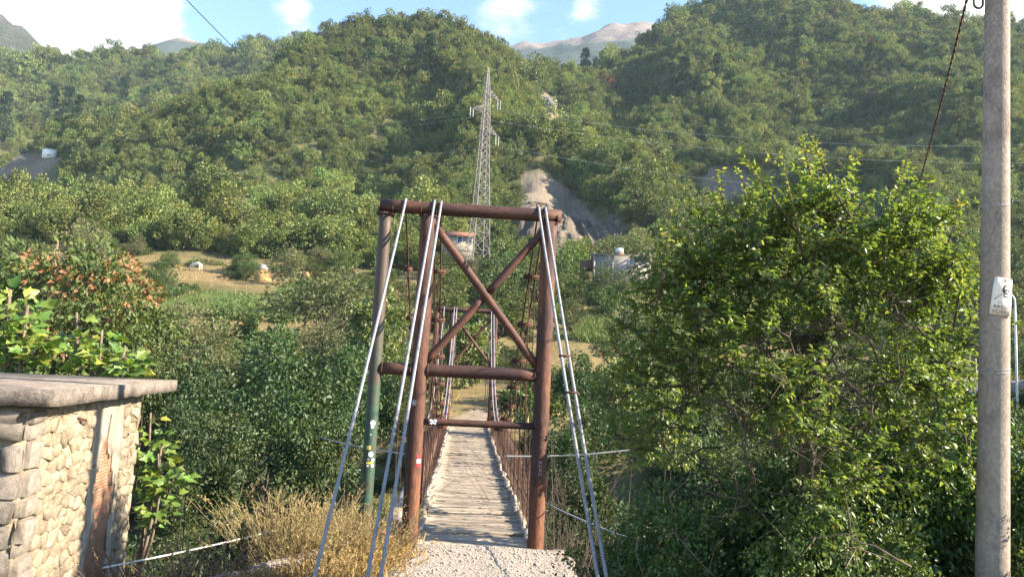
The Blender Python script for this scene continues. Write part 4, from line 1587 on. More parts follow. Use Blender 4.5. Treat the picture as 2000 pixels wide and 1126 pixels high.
def lay(protos, u0, u1, z0, z1, place, wm, hm, depth, skip=None, cap=300):
    n = 0
    z = z1
    while z > z0 and n < cap:
        h = hm * R.uniform(0.55, 1.4)
        u = u0
        while u < u1 - 0.02 and n < cap:
            w = min(wm * R.lognormal(0, 0.45), u1 - u)
            if u1 - u - w < wm * 0.3:
                w = u1 - u
            cu, cz = u + w / 2, z - h / 2
            if not (skip and skip(cu, cz)):
                o = link('stone', protos[R.integers(0, len(protos))], sw)
                M = place(cu, cz + R.normal(0, hm * 0.06))
                a = R.normal(0, 0.05)
                Rm = Matrix.Rotation(a, 4, 'Y')
                fl = -1 if R.uniform() < 0.5 else 1
                Sm = Matrix.Diagonal((w * 0.97, depth * R.uniform(0.7, 1.3), h * 0.98, 1))
                if fl < 0:
                    Sm = Matrix.Rotation(math.pi, 4, 'Y') @ Sm
                o.matrix_local = Matrix(M.tolist()) @ Rm @ Sm
                n += 1
            u += w
        z -= h
    return n


def on_long(u, z):
    return frame(u, WV - 0.06, z, ex, nx_)


def on_front(v, z):
    return frame(WU0 + 0.012, WV - 0.05 - v, z, -nx_, -ex)


def patch(u, z):
    # the plastered strip with the hollow bricks showing
    return 1.62 < u < 2.46 and z > 0.0 and not (u > 2.38 and z < 1.35)


# quoins at the near corner, then rubble
lay(SG, -0.02, 0.30, -0.15, ZT - 0.19, lambda u, z: frame(WU0 + u, WV - 0.055, z, ex, nx_), 0.40, 0.21, 0.065, cap=20)


def cells(pts, x0, x1, y0, y1):
    """irregular cells round scattered points (each clipped against its neighbours)"""
    out = []
    for i, p in enumerate(pts):
        poly = [np.array(q) for q in ((x0, y0), (x1, y0), (x1, y1), (x0, y1))]
        d = np.linalg.norm(pts - p, axis=1)
        for j in np.argsort(d)[1:22]:
            m, nn = (p + pts[j]) / 2, pts[j] - p
            new = []
            for k in range(len(poly)):
                a_, b_ = poly[k], poly[(k + 1) % len(poly)]
                da, db = (a_ - m) @ nn, (b_ - m) @ nn
                if da <= 0:
                    new.append(a_)
                if (da < 0) != (db < 0):
                    new.append(a_ + (b_ - a_) * da / (da - db))
            poly = new
            if len(poly) < 3:
                break
        out.append(np.array(poly))
    return out


def rubble(u0, u1, z0, z1, wm, hm, depth, mat, skip, cap):
    g = np.random.default_rng(55)
    K = wm / hm
    nu, nz = int((u1 - u0) / wm), int((z1 - z0) / hm)
    P = []
    for r_ in range(nz):
        for c_ in range(nu):
            P.append(((c_ + 0.5 + (0.25 if r_ % 2 else -0.25) + g.uniform(-0.42, 0.42)) * hm, (r_ + 0.5 + g.uniform(-0.36, 0.36)) * hm))
    P = np.array(P)
    n = 0
    for c, poly in zip(P, cells(P, 0, nu * hm, 0, nz * hm)):
        if len(poly) < 4:
            continue
        q = poly * np.array([(u1 - u0) / (nu * hm), (z1 - z0) / (nz * hm)]) + np.array([u0, z0])
        ctr = q.mean(0)
        if skip(*ctr) or n >= cap:
            continue
        q = ctr + (q - ctr) * g.uniform(0.95, 1.02)
        # knock the corners off
        q = np.vstack([q * 0.90 + np.roll(q, -1, 0) * 0.10, q * 0.10 + np.roll(q, -1, 0) * 0.90]).reshape(2, -1, 2).transpose(1, 0, 2).reshape(-1, 2)
        m_ = len(q)
        dd = depth * g.uniform(0.55, 1.25)
        tilt = g.normal(0, 0.14, 2)
        f2 = ctr + (q - ctr) * 0.88 + g.normal(0, 0.004, q.shape)
        ring0 = [hp(u, WV - 0.075, z) for u, z in q]
        ring1 = [hp(u, WV - 0.05 + dd * 0.62 + g.normal(0, 0.003), z) for u, z in q]
        ring2 = [hp(u, WV - 0.05 + dd + (u - ctr[0]) * tilt[0] + (z - ctr[1]) * tilt[1] + g.normal(0, 0.004), z) for u, z in f2]
        top = [hp(ctr[0], WV - 0.05 + dd + g.normal(0.002, 0.006), ctr[1])]
        i = np.arange(m_)
        j = (i + 1) % m_
        mb = MB().add(np.array(ring0 + ring1 + ring2 + top), np.concatenate([np.stack([i, j, j + m_, i + m_], -1), np.stack([i + m_, j + m_, j + 2 * m_, i + 2 * m_], -1)]))
        t = np.stack([i + 2 * m_, j + 2 * m_, np.full(m_, 3 * m_)], -1)
        mb.l.append(t.ravel())
        mb.ls.append(mb.nl + np.arange(m_) * 3)
        mb.mi.append(np.zeros(m_))
        mb.nl += t.size
        mb.build('stone', mat, sw)
        n += 1
    return n


n1 = rubble(WU0 + 0.27, WU1, 0.0, ZT - 0.19, 0.165, 0.118, 0.024, MAT['stone'], patch, 262)
n2 = lay(SG, 0.0, 1.1, 0.2, ZT - 0.19, on_front, 0.36, 0.19, 0.075, cap=40)
# old render over part of the long wall, broken away over bricks
pm = MB()
nu, nz = 16, 40
U, Zs = np.meshgrid(np.linspace(1.58, 2.46, nu), np.linspace(0.0, ZT - 0.19, nz))
off = 0.012 + fbm(U * 5, Zs * 4, 3, 80) * 0.035
pts = np.array([hp(u, WV - 0.05 + o_, z) for u, z, o_ in zip(U.ravel(), Zs.ravel(), off.ravel())])
i, j = np.meshgrid(np.arange(nz - 1), np.arange(nu - 1), indexing='ij')
f = np.stack([i * nu + j, i * nu + j + 1, (i + 1) * nu + j + 1, (i + 1) * nu + j], -1)
uc, zc_ = (U[:-1, :-1] + U[1:, 1:]) / 2, (Zs[:-1, :-1] + Zs[1:, 1:]) / 2
hole = ((uc > 1.71 + 0.05 * np.sin(zc_ * 9) + 0.05 * zc_) & (uc < 2.34 + 0.06 * np.sin(zc_ * 6 + 1) - 0.10 * (zc_ > 1.2)) & (zc_ < 1.62 + 0.10 * np.sin(uc * 17))) | ((uc > 2.0) & (uc < 2.06) & (zc_ > 1.55) & (zc_ < 2.0))
pm.add(pts, f[~hole])
po = pm.build('plaster', MAT['plaster'], sw, True)
sol = po.modifiers.new('thickness', 'SOLIDIFY')
sol.thickness, sol.offset = 0.02, 0.0
bm_ = MB()
for k in range(6):
    bm_.box((-0.5, -1.0, -0.5 + k / 6 + 0.018), (0.5, 0.5 if k % 2 else 0.1, -0.5 + (k + 1) / 6 - 0.004))
bme = bm_.mesh('brick')
bme.materials.append(MAT['brick'])
nb_ = 0
z = 0.05
row = 0
while z < 1.62:
    for k in range(4):
        u = 1.70 + k * 0.155 + (0.05 if row % 2 else 0)
        o = link('brick', bme, sw)
        o.matrix_local = Matrix(frame(u + 0.07, WV - 0.056, z + 0.055, ex, nx_).tolist()) @ Matrix.Diagonal((0.142, 0.014, 0.102, 1))
    z += 0.112
    row += 1
for zz in (1.65, 1.762, 1.874):
    o = link('brick', bme, sw)
    o.matrix_local = Matrix(frame(2.03, WV - 0.056, zz, ex, nx_).tolist()) @ Matrix.Diagonal((0.10, 0.014, 0.102, 1))
# rusty bar end sticking out under the slab
a = hp(0.95, WV - 0.08, ZT - 0.29)
rod('iron_bar', a, hp(1.18, WV + 0.03, ZT - 0.36), 0.012, MAT['rust_dark'], hut, 6)

# ------------------------------------------------------------------ concrete pole with its warning plate
pb, ptp = aty(1938, 1126, 6.7), aty(1948, 0, 6.7)
pd = (ptp - pb) / (ptp[2] - pb[2])
zb = 0.0
p0 = pb + pd * (zb - pb[2])
pole = empty('concrete_pole', p0)
tag(pole, 'round spotted concrete utility pole with a skull warning plate', 'utility pole')
HH = 9.2


def pole_r(h):
    return 0.139 - 0.0058 * h


hs = np.linspace(-0.6, HH, 40)
sh = MB().tube(np.column_stack([pd[0] * hs, pd[1] * hs, hs]), pole_r(hs), 28).build('shaft', MAT['concrete'], pole, True)
for h in (pb[2] - zb + 1.78, pb[2] - zb + 1.81, 4.45):
    a = np.linspace(0, 2 * math.pi, 25)
    rr = pole_r(h) + 0.003
    MB().tube(np.column_stack([pd[0] * h + rr * np.cos(a), pd[1] * h + rr * np.sin(a), h + 0.012 * np.sin(a + 1)]), 0.003, 5, cap=False).build('wire_band', MAT['greywire'], pole)
# plate: thin sheet bent round the pole, tilted a little
c_top, c_bot = aty(1955, 545, 6.57), aty(1950, 612, 6.57)
hc = (c_top[2] + c_bot[2]) / 2 - zb
ph_ = c_top[2] - c_bot[2]
ANG0 = math.atan2(0 - p0[1], 0 - p0[0]) + 0.55       # faces the path, turned towards the sun


def wrap(u, w, lift):
    """u right along the plate, w up, both metres, for text and sheet"""
    tilt = -0.12
    uu = u * math.cos(tilt) - w * math.sin(tilt)
    ww = u * math.sin(tilt) + w * math.cos(tilt)
    h = hc + ww
    rr = pole_r(h) + lift
    a = ANG0 + uu / rr
    return (pd[0] * h + rr * math.cos(a), pd[1] * h + rr * math.sin(a), h)


PW, PH = 0.195, 0.335
uu, vv = np.meshgrid(np.linspace(-PW / 2, PW / 2, 13), np.linspace(-PH / 2, PH / 2, 4))
lf = 0.010 + 0.012 * np.abs(vv / PH)
pts = [wrap(a, b, c) for a, b, c in zip(uu.ravel(), vv.ravel(), lf.ravel())]
i, j = np.meshgrid(np.arange(3), np.arange(12), indexing='ij')
f = np.stack([i * 13 + j, i * 13 + j + 1, (i + 1) * 13 + j + 1, (i + 1) * 13 + j], -1).reshape(-1, 4)
pt = MB().add(pts, f).build('warning_plate', MAT['paper'], pole, True)
sm = pt.modifiers.new('t', 'SOLIDIFY')
sm.thickness, sm.offset = 0.0025, -1


def plate_text(txt, size, u0, w0, mat):
    def bend(me):
        for v in me.vertices:
            v.co = wrap(v.co.x + u0, v.co.y + w0, 0.0135 + 0.012 * abs((v.co.y + w0) / PH))
    return text_obj('print', txt, size, mat, pt, bend=bend)


plate_text('VDEKJE', 0.050, 0.0, -0.142, MAT['ink'])
plate_text('RREZIK', 0.046, 0.0, -0.098, MAT['ink'])
plate_text('K.E.S.H.', 0.030, 0.0, -0.058, MAT['ink_faded'])


def plate_shape(poly, mat, name='print', lift=0.0135):
    n = len(poly)
    c = np.mean(poly, 0)
    P = [c] + list(poly)
    m = MB().add([wrap(q[0], q[1], lift + 0.012 * abs(q[1] / PH)) for q in P], [[0, 1 + k, 1 + (k + 1) % n] for k in range(n)])
    return m.build(name, mat, pt)


def ell(cx, cy_, a, b, n=18, rot=0):
    t = np.linspace(0, 2 * math.pi, n, endpoint=False)
    x, y = a * np.cos(t), b * np.sin(t)
    return np.column_stack([cx + x * math.cos(rot) - y * math.sin(rot), cy_ + x * math.sin(rot) + y * math.cos(rot)])


sk = 0.015
plate_shape(ell(sk, 0.065, 0.036, 0.046), MAT['ink'])                                   # skull: dark outline and shadow side
plate_shape(ell(sk + 0.008, 0.068, 0.027, 0.034), MAT['paper'], lift=0.0150)
plate_shape(ell(sk - 0.004, 0.058, 0.011, 0.012), MAT['ink'], lift=0.0165)
plate_shape(ell(sk + 0.022, 0.058, 0.009, 0.012), MAT['ink'], lift=0.0165)
plate_shape(np.array([[sk + 0.006, 0.046], [sk + 0.016, 0.046], [sk + 0.011, 0.036]]), MAT['ink'], lift=0.0165)
plate_shape(np.array([[sk - 0.018, 0.026], [sk + 0.03, 0.026], [sk + 0.026, -0.004], [sk - 0.008, -0.008]]), MAT['ink'])
plate_shape(np.array([[sk - 0.010, 0.020], [sk + 0.026, 0.020], [sk + 0.022, 0.006], [sk - 0.004, 0.004]]), MAT['paper'], lift=0.0150)
for s1 in ((-0.075, -0.035, -0.02, 0.022), (-0.03, 0.155, 0.0, 0.118)):                 # faded red bolt strokes
    a, b = np.array(s1[:2]), np.array(s1[2:])
    d = (b - a) / np.linalg.norm(b - a)
    q = np.array([-d[1], d[0]]) * 0.007
    plate_shape(np.array([a - q, b - q * 0.5, b + q * 0.5, a + q]), MAT['ink_faded'])
plate_shape(np.array([[0.0, 0.168], [0.028, 0.150], [0.004, 0.128], [-0.004, 0.146]]), MAT['ink_faded'])


# twisted service cable hung from the pole and sinking behind the plum tree, and the slack loop beside it
def twisted(name, a, b, sag, label, cat):
    e = empty(name, a)
    tag(e, label, cat)
    n = 260
    t = np.linspace(0, 1, n)
    base = (np.array(b) - np.array(a))[None] * t[:, None]
    base[:, 2] -= sag * 4 * t * (1 - t)
    for k, m in enumerate((MAT['wire'], MAT['redwire'])):
        ph = t * 2 * math.pi * 34 + k * math.pi
        off = np.column_stack([np.cos(ph), np.zeros(n), np.sin(ph)]) * 0.0065
        MB().tube(base + off, 0.0075, 6).build('strand', m, e, True)
    return e


ta = aty(1888, -4, 6.8)
tb = aty(1770, 440, 15)
tdir = tb - ta
twisted('twisted_cable', ta - tdir * 0.06, tb, 0.12, 'twisted black and red service cable slanting down from the concrete pole', 'cable')
lp_ = aty(1911, 18, 6.65)
a = np.linspace(math.pi, 2 * math.pi, 14)
pts = [(lp_[0] - 0.042, lp_[1], lp_[2] + 0.5)] + [(lp_[0] + 0.042 * math.cos(q), lp_[1], lp_[2] + 0.05 + 0.042 * math.sin(q)) for q in a] + [(lp_[0] + 0.042, lp_[1], lp_[2] + 0.35), (lp_[0] + 0.11, lp_[1] + 0.05, lp_[2] + 0.42)]
o = MB().tube(pts, 0.010, 7).build('cable_loop', MAT['wire'], None, True)
tag(o, 'slack black cable loop hanging beside the top of the concrete pole', 'cable')


def wire(name, a, b, sag, r, mat, label, cat='wire', group=None, n=40):
    t = np.linspace(0, 1, n)
    p = np.array(a) + (np.array(b) - np.array(a)) * t[:, None]
    p[:, 2] -= sag * 4 * t * (1 - t)
    o = MB().tube(p, r, 6).build(name, mat, None, True)
    tag(o, label, cat, group)
    return o


wire('overhead_wire', aty(330, -35, 11), aty(835, 440, 120), 0.8, 0.008, MAT['wire'], 'thin black overhead wire crossing the sky near the white cloud', 'wire')
wire('water_hose', aty(1290, 870, 12.5), aty(985, 890, 13.2), 0.06, 0.014, MAT['whitewire'], 'white hose strung from the bridge to the plum tree', 'hose')
wire('water_hose', aty(200, 1108, 8.8), aty(535, 1035, 12.9), 0.02, 0.013, MAT['whitewire'], 'white hose stretched from the hut to the dry bush over the gorge', 'hose')
wire('guy_wire', aty(600, 845, 20), aty(790, 886, 12.4), 0.05, 0.010, MAT['greywire'], 'thin grey wire running from the gorge past the green post', 'wire')
wire('guy_wire', aty(1068, 982, 12.2), aty(1260, 1060, 9.0), 0.03, 0.009, MAT['greywire'], 'thin grey wire running from the foot of the tower into the bushes', 'wire')

# ------------------------------------------------------------------ lattice pylon
pyb = terrain_hit(933, 516, 118)
PYY = 130.0
g0 = aty(933, 520, PYY)
pg = H(np.array([g0[0]]), np.array([PYY]))[0]
pyl = empty('lattice_pylon', (g0[0], PYY, pg), math.radians(24))
tag(pyl, 'tall pale steel lattice pylon with three crossarms and hanging insulators', 'pylon')
ztop = aty(952, 133, PYY)[2] - pg


def half(z):
    t = z / ztop
    return 1.55 * (1 - t) + 0.10 if t < 0.55 else np.interp(t, [0.55, 0.88, 1.0], [1.55 * 0.45 + 0.10, 0.42, 0.06])


cor = [(1, 1), (-1, 1), (-1, -1), (1, -1)]
zs = [0.0]
while zs[-1] < ztop * 0.97:
    zs.append(zs[-1] + max(0.75, 2.1 * half(zs[-1])))
zs[-1] = ztop
for cx, cy_ in cor:
    for a, b in ((0.0, 0.55), (0.55, 0.88), (0.88, 1.0)):
        pass
    mbl = MB().tube([(cx * half(z), cy_ * half(z), z) for z in np.linspace(-0.5, ztop, 24)], 0.075, 4)
    mbl.build('leg', MAT['pylon'], pyl)
for z0, z1 in zip(zs[:-1], zs[1:]):
    h0, h1 = half(z0), half(z1)
    for k in range(4):
        a, b = cor[k], cor[(k + 1) % 4]
        rod('brace', (a[0] * h0, a[1] * h0, z0), (b[0] * h1, b[1] * h1, z1), 0.042, MAT['pylon'], pyl, 4)
        if h0 > 0.5:
            rod('brace', (b[0] * h0, b[1] * h0, z0), (a[0] * h1, a[1] * h1, z1), 0.042, MAT['pylon'], pyl, 4)
        rod('brace', (a[0] * h1, a[1] * h1, z1), (b[0] * h1, b[1] * h1, z1), 0.036, MAT['pylon'], pyl, 4)
arm_ends = []
for sgn, py_root, py_tip, px_tip in ((1, 172, 192, 969), (-1, 208, 213, 922), (1, 243, 262, 973)):
    zr = aty(950, py_root, PYY)[2] - pg
    zt = aty(px_tip, py_tip, PYY)[2] - pg
    ln = 2.45 if sgn > 0 else 2.75
    h = half(zr)
    arm = MB()
    tip = np.array([sgn * ln, 0, zt])
    for cy_ in (-1, 1):
        arm.tube([(sgn * h, cy_ * h, zr), tip], 0.05, 4)
        arm.tube([(sgn * h, cy_ * h, zr - 1.5), tip], 0.05, 4)
        for t in (0.25, 0.5, 0.75):
            u1 = np.array([sgn * h, cy_ * h, zr]) * (1 - t) + tip * t
            l1 = np.array([sgn * h, cy_ * h, zr - 1.5]) * (1 - t) + tip * t
            l0 = np.array([sgn * h, cy_ * h, zr - 1.5]) * (1.25 - t) + tip * (t - 0.25)
            arm.tube([u1, l1], 0.035, 4)
            arm.tube([u1, l0], 0.035, 4)
    arm.build('crossarm', MAT['pylon'], pyl)
    for dx in (-0.28, 0.28):
        ins = MB()
        for k in range(9):
            zz = zt - 0.25 - k * 0.17
            ins.tube([(tip[0] + dx, 0, zz), (tip[0] + dx, 0, zz - 0.06)], [0.05, 0.13], 8)
        ins.tube([(tip[0] + dx, 0, zt), (tip[0] + dx, 0, zt - 1.9)], 0.03, 5)
        ins.build('insulator', plain('insulator_glass', (0.55, 0.62, 0.60), 0.3) if 'insulator_glass' not in bpy.data.materials else bpy.data.materials['insulator_glass'], pyl)
    c, q = math.cos(math.radians(24)), math.sin(math.radians(24))
    arm_ends.append(np.array([g0[0] + tip[0] * c, PYY + tip[0] * q, pg + zt - 1.95]))
for e, (lx, ly), (rx, ry), lb in ((arm_ends[0], (-60, 268), (2050, 282), 'uppermost'), (arm_ends[1], (-60, 291), (2050, 318), 'middle'), (arm_ends[2], (-60, 344), (2050, 392), 'lowest')):
    pl_, pr_ = aty(lx, ly, 190), aty(rx, ry, 150)
    wire('power_line', e, pl_, 2.5, 0.013, MAT['greywire'], lb + ' power line running from the pylon across the long hillside by the white shed', 'power line')
    wire('power_line', e, pr_, 2.5, 0.013, MAT['greywire'], lb + ' power line running from the pylon across the big hill behind the plum tree', 'power line')


# ------------------------------------------------------------------ buildings and small things on the far bank
def house(name, px, pybase, Y, w, d, h, rz, label, cat, build):
    p = aty(px, pybase, Y)
    z = min(p[2], H(np.array([p[0]]), np.array([Y]))[0] + 0.6)
    e = empty(name, (p[0], Y, p[2]), rz)
    tag(e, label, cat)
    build(e, w, d, h)
    return e


def cottage(e, w, d, h):
    MB().box((-w / 2, -d / 2, -2), (w / 2, d / 2, h)).build('wall', MAT['plaster'], e)
    rf = MB()
    o = 0.35
    rf.add([(-w / 2 - o, -d / 2 - o, h - 0.05), (w / 2 + o, -d / 2 - o, h - 0.05), (w / 2 + o, 0, h + 1.05), (-w / 2 - o, 0, h + 1.05), (-w / 2 - o, d / 2 + o, h - 0.05), (w / 2 + o, d / 2 + o, h - 0.05),
            (-w / 2 - o, -d / 2 - o, h + 0.09), (w / 2 + o, -d / 2 - o, h + 0.09), (w / 2 + o, 0, h + 1.19), (-w / 2 - o, 0, h + 1.19), (-w / 2 - o, d / 2 + o, h + 0.09), (w / 2 + o, d / 2 + o, h + 0.09)],
           [[6, 7, 8, 9], [9, 8, 11, 10], [3, 2, 1, 0], [4, 5, 2, 3], [0, 1, 7, 6], [5, 4, 10, 11], [1, 2, 8, 7], [2, 5, 11, 8], [3, 0, 6, 9], [4, 3, 9, 10]])
    rf.build('roof', MAT['roof'], e)
    for x in (-1.9, 0.4, 2.2):
        fr = MB()
        fr.box((x - 0.5, -d / 2 - 0.05, 1.0), (x + 0.5, -d / 2 - 0.004, 1.08)).box((x - 0.5, -d / 2 - 0.05, 2.02), (x + 0.5, -d / 2 - 0.004, 2.1)).box((x - 0.5, -d / 2 - 0.05, 1.08), (x - 0.42, -d / 2 - 0.004, 2.02)).box((x + 0.42, -d / 2 - 0.05, 1.08), (x + 0.5, -d / 2 - 0.004, 2.02))
        fo = fr.build('window', MAT['white'], e)
        MB().box((x - 0.42, -d / 2 - 0.03, 1.08), (x + 0.42, -d / 2 - 0.006, 2.02)).build('pane', MAT['glass'], fo)


house('cottage', 893, 488, 134, 5.6, 4.5, 2.2, 0.05, 'low white cottage with a brown tiled roof at the foot of the pylon', 'house', cottage)
p = aty(890, 500, 131)
cv = MB()
u, v = np.meshgrid(np.linspace(0, math.pi, 8), np.linspace(0, 2 * math.pi, 13)[:-1])
cv.add(np.column_stack([(1.1 * np.sin(u) * np.cos(v)).ravel(), (0.7 * np.sin(u) * np.sin(v)).ravel(), (0.5 * np.cos(u)).ravel()]) + np.array([p[0], p[1], p[2]]),
       [[a * 8 + b, ((a + 1) % 12) * 8 + b, ((a + 1) % 12) * 8 + b + 1, a * 8 + b + 1] for a in range(12) for b in range(7)])
o = cv.build('tarpaulin_heap', MAT['blue'], None, True)
tag(o, 'blue-grey covered heap in front of the white cottage', 'heap')


def block_house(e, w, d, h):
    wl_ = MB().box((-w / 2, -d / 2, -3), (w / 2, d / 2, h)).build('wall', MAT['blockwork'], e)
    for x in np.linspace(-w / 2, w / 2, 4):
        MB().box((x - 0.17, -d / 2 - 0.12, -3), (x + 0.17, -d / 2 - 0.004, h + 0.005)).build('column', MAT['concrete'], e)
        MB().box((x - 0.10, -d / 2 + 0.1, h + 0.16), (x + 0.10, -d / 2 + 0.3, h + 0.55)).build('column_stub', MAT['concrete'], e)
    MB().box((-w / 2 - 0.35, -d / 2 - 0.35, h + 0.006), (w / 2 + 0.35, d / 2 + 0.35, h + 0.16)).build('roof_slab', MAT['concrete'], e)
    x = w / 2 - w / 6 - w / 6
    fr = MB().box((x - 0.62, -d / 2 - 0.06, h - 1.75), (x + 0.62, -d / 2 - 0.003, h - 0.55)).build('window', MAT['concrete'], e)
    MB().box((x - 0.5, -d / 2 - 0.075, h - 1.63), (x + 0.5, -d / 2 - 0.061, h - 0.67)).build('pane', MAT['tin'], fr)


bh = house('block_house', 1212, 538, 112, 8.2, 5.5, 2.6, -0.10, 'unfinished grey block house with a flat concrete roof among the trees', 'house', block_house)
tk = MB().tube([(0, 0, 0), (0, 0, 0.7)], 0.62, 16)
tk.tube([(0, 0, 0.70), (0, 0, 0.78), (0, 0, 0.84)], [0.5, 0.42, 0.15], 16)
bl = bh.location
o = tk.build('water_tank', MAT['tin'], None, True)
o.location = (bl[0] - 0.25, bl[1] + 0.3, bl[2] + 2.76 + 0.72)
tag(o, 'white water tank standing on the flat roof of the grey block house', 'water tank')
st = MB().box((-0.6, -0.6, 0), (0.6, 0.6, 0.70), jit=0.02).build('tank_stand', MAT['roof'], None)
st.location = (bl[0] - 0.25, bl[1] + 0.3, bl[2] + 2.765)
tag(st, 'squat brick stand under the white water tank', 'stand')
e = empty('timber_stack', tuple(np.array(aty(1150, 517, 113)) + np.array([0, 0, 0])), -0.05)
tag(e, 'stack of reddish timber beside the grey block house', 'timber stack')
for k in range(7):
    MB().box((-1.35 + R.uniform(-0.1, 0.1), -0.4, -0.45 + k * 0.17), (1.35 + R.uniform(-0.15, 0.1), 0.4, -0.45 + k * 0.17 + 0.13)).build('board', MAT['wood'], e)


def shed(e, w, d, h):
    MB().box((-w / 2, -d / 2, -1.0), (w / 2, d / 2, h)).build('wall', MAT['white'], e)
    MB().box((-w / 2 - 0.15, -d / 2 - 0.2, h + 0.003), (w / 2 + 0.15, d / 2 + 0.2, h + 0.12)).build('roof', MAT['tin'], e)
    MB().box((-0.5, -d / 2 - 0.05, 0.0), (0.9, -d / 2 - 0.004, 0.35)).build('vent', MAT['glass'], e)


gsh = terrain_hit(98, 306, 170)
e = empty('white_shed', (gsh[0], gsh[1], gsh[2] + 0.1), 0.15)
tag(e, 'small white box-like shed on the bare earth platform up the slope', 'shed')
k_ = gsh[1] / FPX
shed(e, 24 * k_, 16 * k_, 12.5 * k_)


def haystack(px, pytop, pybase, Y, label):
    p = aty(px, pybase, Y)
    h = aty(px, pytop, Y)[2] - p[2]
    z = max(p[2], float(H(np.array([p[0]]), np.array([Y]))[0]) - 0.1)
    e = empty('haystack', (p[0], Y, z))
    tag(e, label, 'haystack', None)
    m = MB()
    t = np.linspace(-0.15, 1, 12)
    prof = np.interp(t, [-0.15, 0, 0.15, 0.45, 0.75, 0.92, 1.0], [0.46, 0.46, 0.45, 0.36, 0.22, 0.14, 0.03]) * h
    a = np.linspace(0, 2 * math.pi, 21)[:-1]
    A, T = np.meshgrid(a, t)
    rr = prof[:, None] * (1 + 0.06 * np.sin(3 * A + 5 * T) + R.normal(0, 0.03, A.shape))
    v = np.column_stack([(rr * np.cos(A)).ravel(), (rr * np.sin(A)).ravel(), (T * h).ravel()])
    f = [[r * 20 + c, r * 20 + (c + 1) % 20, (r + 1) * 20 + (c + 1) % 20, (r + 1) * 20 + c] for r in range(11) for c in range(20)]
    m.add(v, f).build('hay', MAT['hay'], e, True)
    return e, h, prof, t


e, h, prof, t = haystack(512, 521, 558, 112, 'tall conical haystack with a white sheet over its top, by the olive bush')
cp = MB()
a = np.linspace(-2.2, 0.3, 12)
z = np.linspace(0.70, 0.92, 6)
A, T = np.meshgrid(a, z)
rr = np.interp(T, t, prof) * 1.05 + 0.03
T2 = T + 0.10 * np.sin(A * 3.1) * (1 - T)
cp.add(np.column_stack([(rr * np.cos(A)).ravel(), (rr * np.sin(A)).ravel(), (T2 * h + 0.03).ravel()]), [[r * 12 + c, r * 12 + c + 1, (r + 1) * 12 + c + 1, (r + 1) * 12 + c] for r in range(5) for c in range(11)])
o = cp.build('white_sheet', MAT['tin'], None, True)
o.location = e.location
tag(o, 'torn pale sheet draped over the top of the conical haystack', 'sheet')
haystack(598, 530, 552, 114, 'smaller haystack half hidden by the grey-green tree')


def horse():
    g = aty(382, 546, 116)
    e_h = 1.25
    me = bpy.data.meshes.new('horse')
    # pelvis first, then spine, neck down to grazing head, legs with knees and hocks, tail (faces the left of the picture)
    J = [(0.62, 0, 1.22), (0.25, 0, 1.20), (-0.2, 0, 1.17), (-0.55, 0, 1.18), (-0.92, 0, 1.02), (-1.15, 0, 0.72), (-1.24, 0, 0.48), (-1.34, 0, 0.22),
         (0.66, 0.17, 0.95), (0.60, 0.18, 0.72), (0.78, 0.18, 0.48), (0.72, 0.18, 0.06),
         (0.66, -0.17, 0.95), (0.52, -0.18, 0.72), (0.70, -0.18, 0.48), (0.60, -0.18, 0.06),
         (-0.52, 0.15, 0.88), (-0.52, 0.16, 0.52), (-0.50, 0.16, 0.06),
         (-0.58, -0.15, 0.88), (-0.66, -0.16, 0.52), (-0.62, -0.16, 0.06),
         (0.88, 0, 1.12), (1.0, 0, 0.85), (0.98, 0, 0.5), (-1.16, 0.07, 0.64), (-1.16, -0.07, 0.64)]
    E_ = [(0, 1), (1, 2), (2, 3), (3, 4), (4, 5), (5, 6), (6, 7), (0, 8), (8, 9), (9, 10), (10, 11), (0, 12), (12, 13), (13, 14), (14, 15), (3, 16), (16, 17), (17, 18), (3, 19), (19, 20), (20, 21), (0, 22), (22, 23), (23, 24), (5, 25), (5, 26)]
    rad = [0.30, 0.30, 0.31, 0.28, 0.19, 0.12, 0.12, 0.07, 0.17, 0.12, 0.06, 0.05, 0.17, 0.12, 0.06, 0.05, 0.12, 0.065, 0.05, 0.12, 0.065, 0.05, 0.06, 0.06, 0.03, 0.035, 0.035]
    me.from_pydata(J, E_, [])
    me.materials.append(MAT['horse'])
    o = link('horse', me)
    sk_ = o.modifiers.new('skin', 'SKIN')
    for i, r in enumerate(rad):
        me.skin_vertices[0].data[i].radius = (r, r)
    me.skin_vertices[0].data[0].use_root = True
    sb = o.modifiers.new('sub', 'SUBSURF')
    sb.levels = sb.render_levels = 1
    gz = H(np.array([g[0]]), np.array([116.0]))[0]
    o.location = (g[0], 116, max(gz, g[2] - 0.3))
    o.rotation_euler = (0, 0, -0.25)
    tag(o, 'white horse grazing with lowered head on the dry grass terrace', 'horse')
    return o


hr = horse()
# wooden post, lamp post, fence posts, road on the far right
pw = aty(106, 523, 62)
o = MB().tube([(pw[0], pw[1], pw[2] - 2.5), (pw[0] + 0.04, pw[1], aty(109, 470, 62)[2])], [0.10, 0.075], 8).build('wooden_post', MAT['wood'], None, True)
tag(o, 'weathered wooden post rising above the shrubs beside the reddish trees', 'post')
lb_ = aty(1986, 752, 34)
lt = aty(1986, 590, 34)
hL = lt[2] - lb_[2]
e = empty('street_lamp', lb_)
tag(e, 'thin white street lamp with a curved arm beyond the concrete pole', 'street lamp')
a = np.linspace(0, math.pi * 0.62, 9)
arc = [(-(0.45 - 0.45 * math.cos(q)), 0, hL + 0.45 * math.sin(q)) for q in a]
MB().tube([(0, 0, -1.0), (0, 0, hL * 0.5)] + arc, [0.05] * 2 + [0.04] * 9, 8).build('lamp_pole', MAT['white'], e, True)
x, z = arc[-1][0], arc[-1][2]
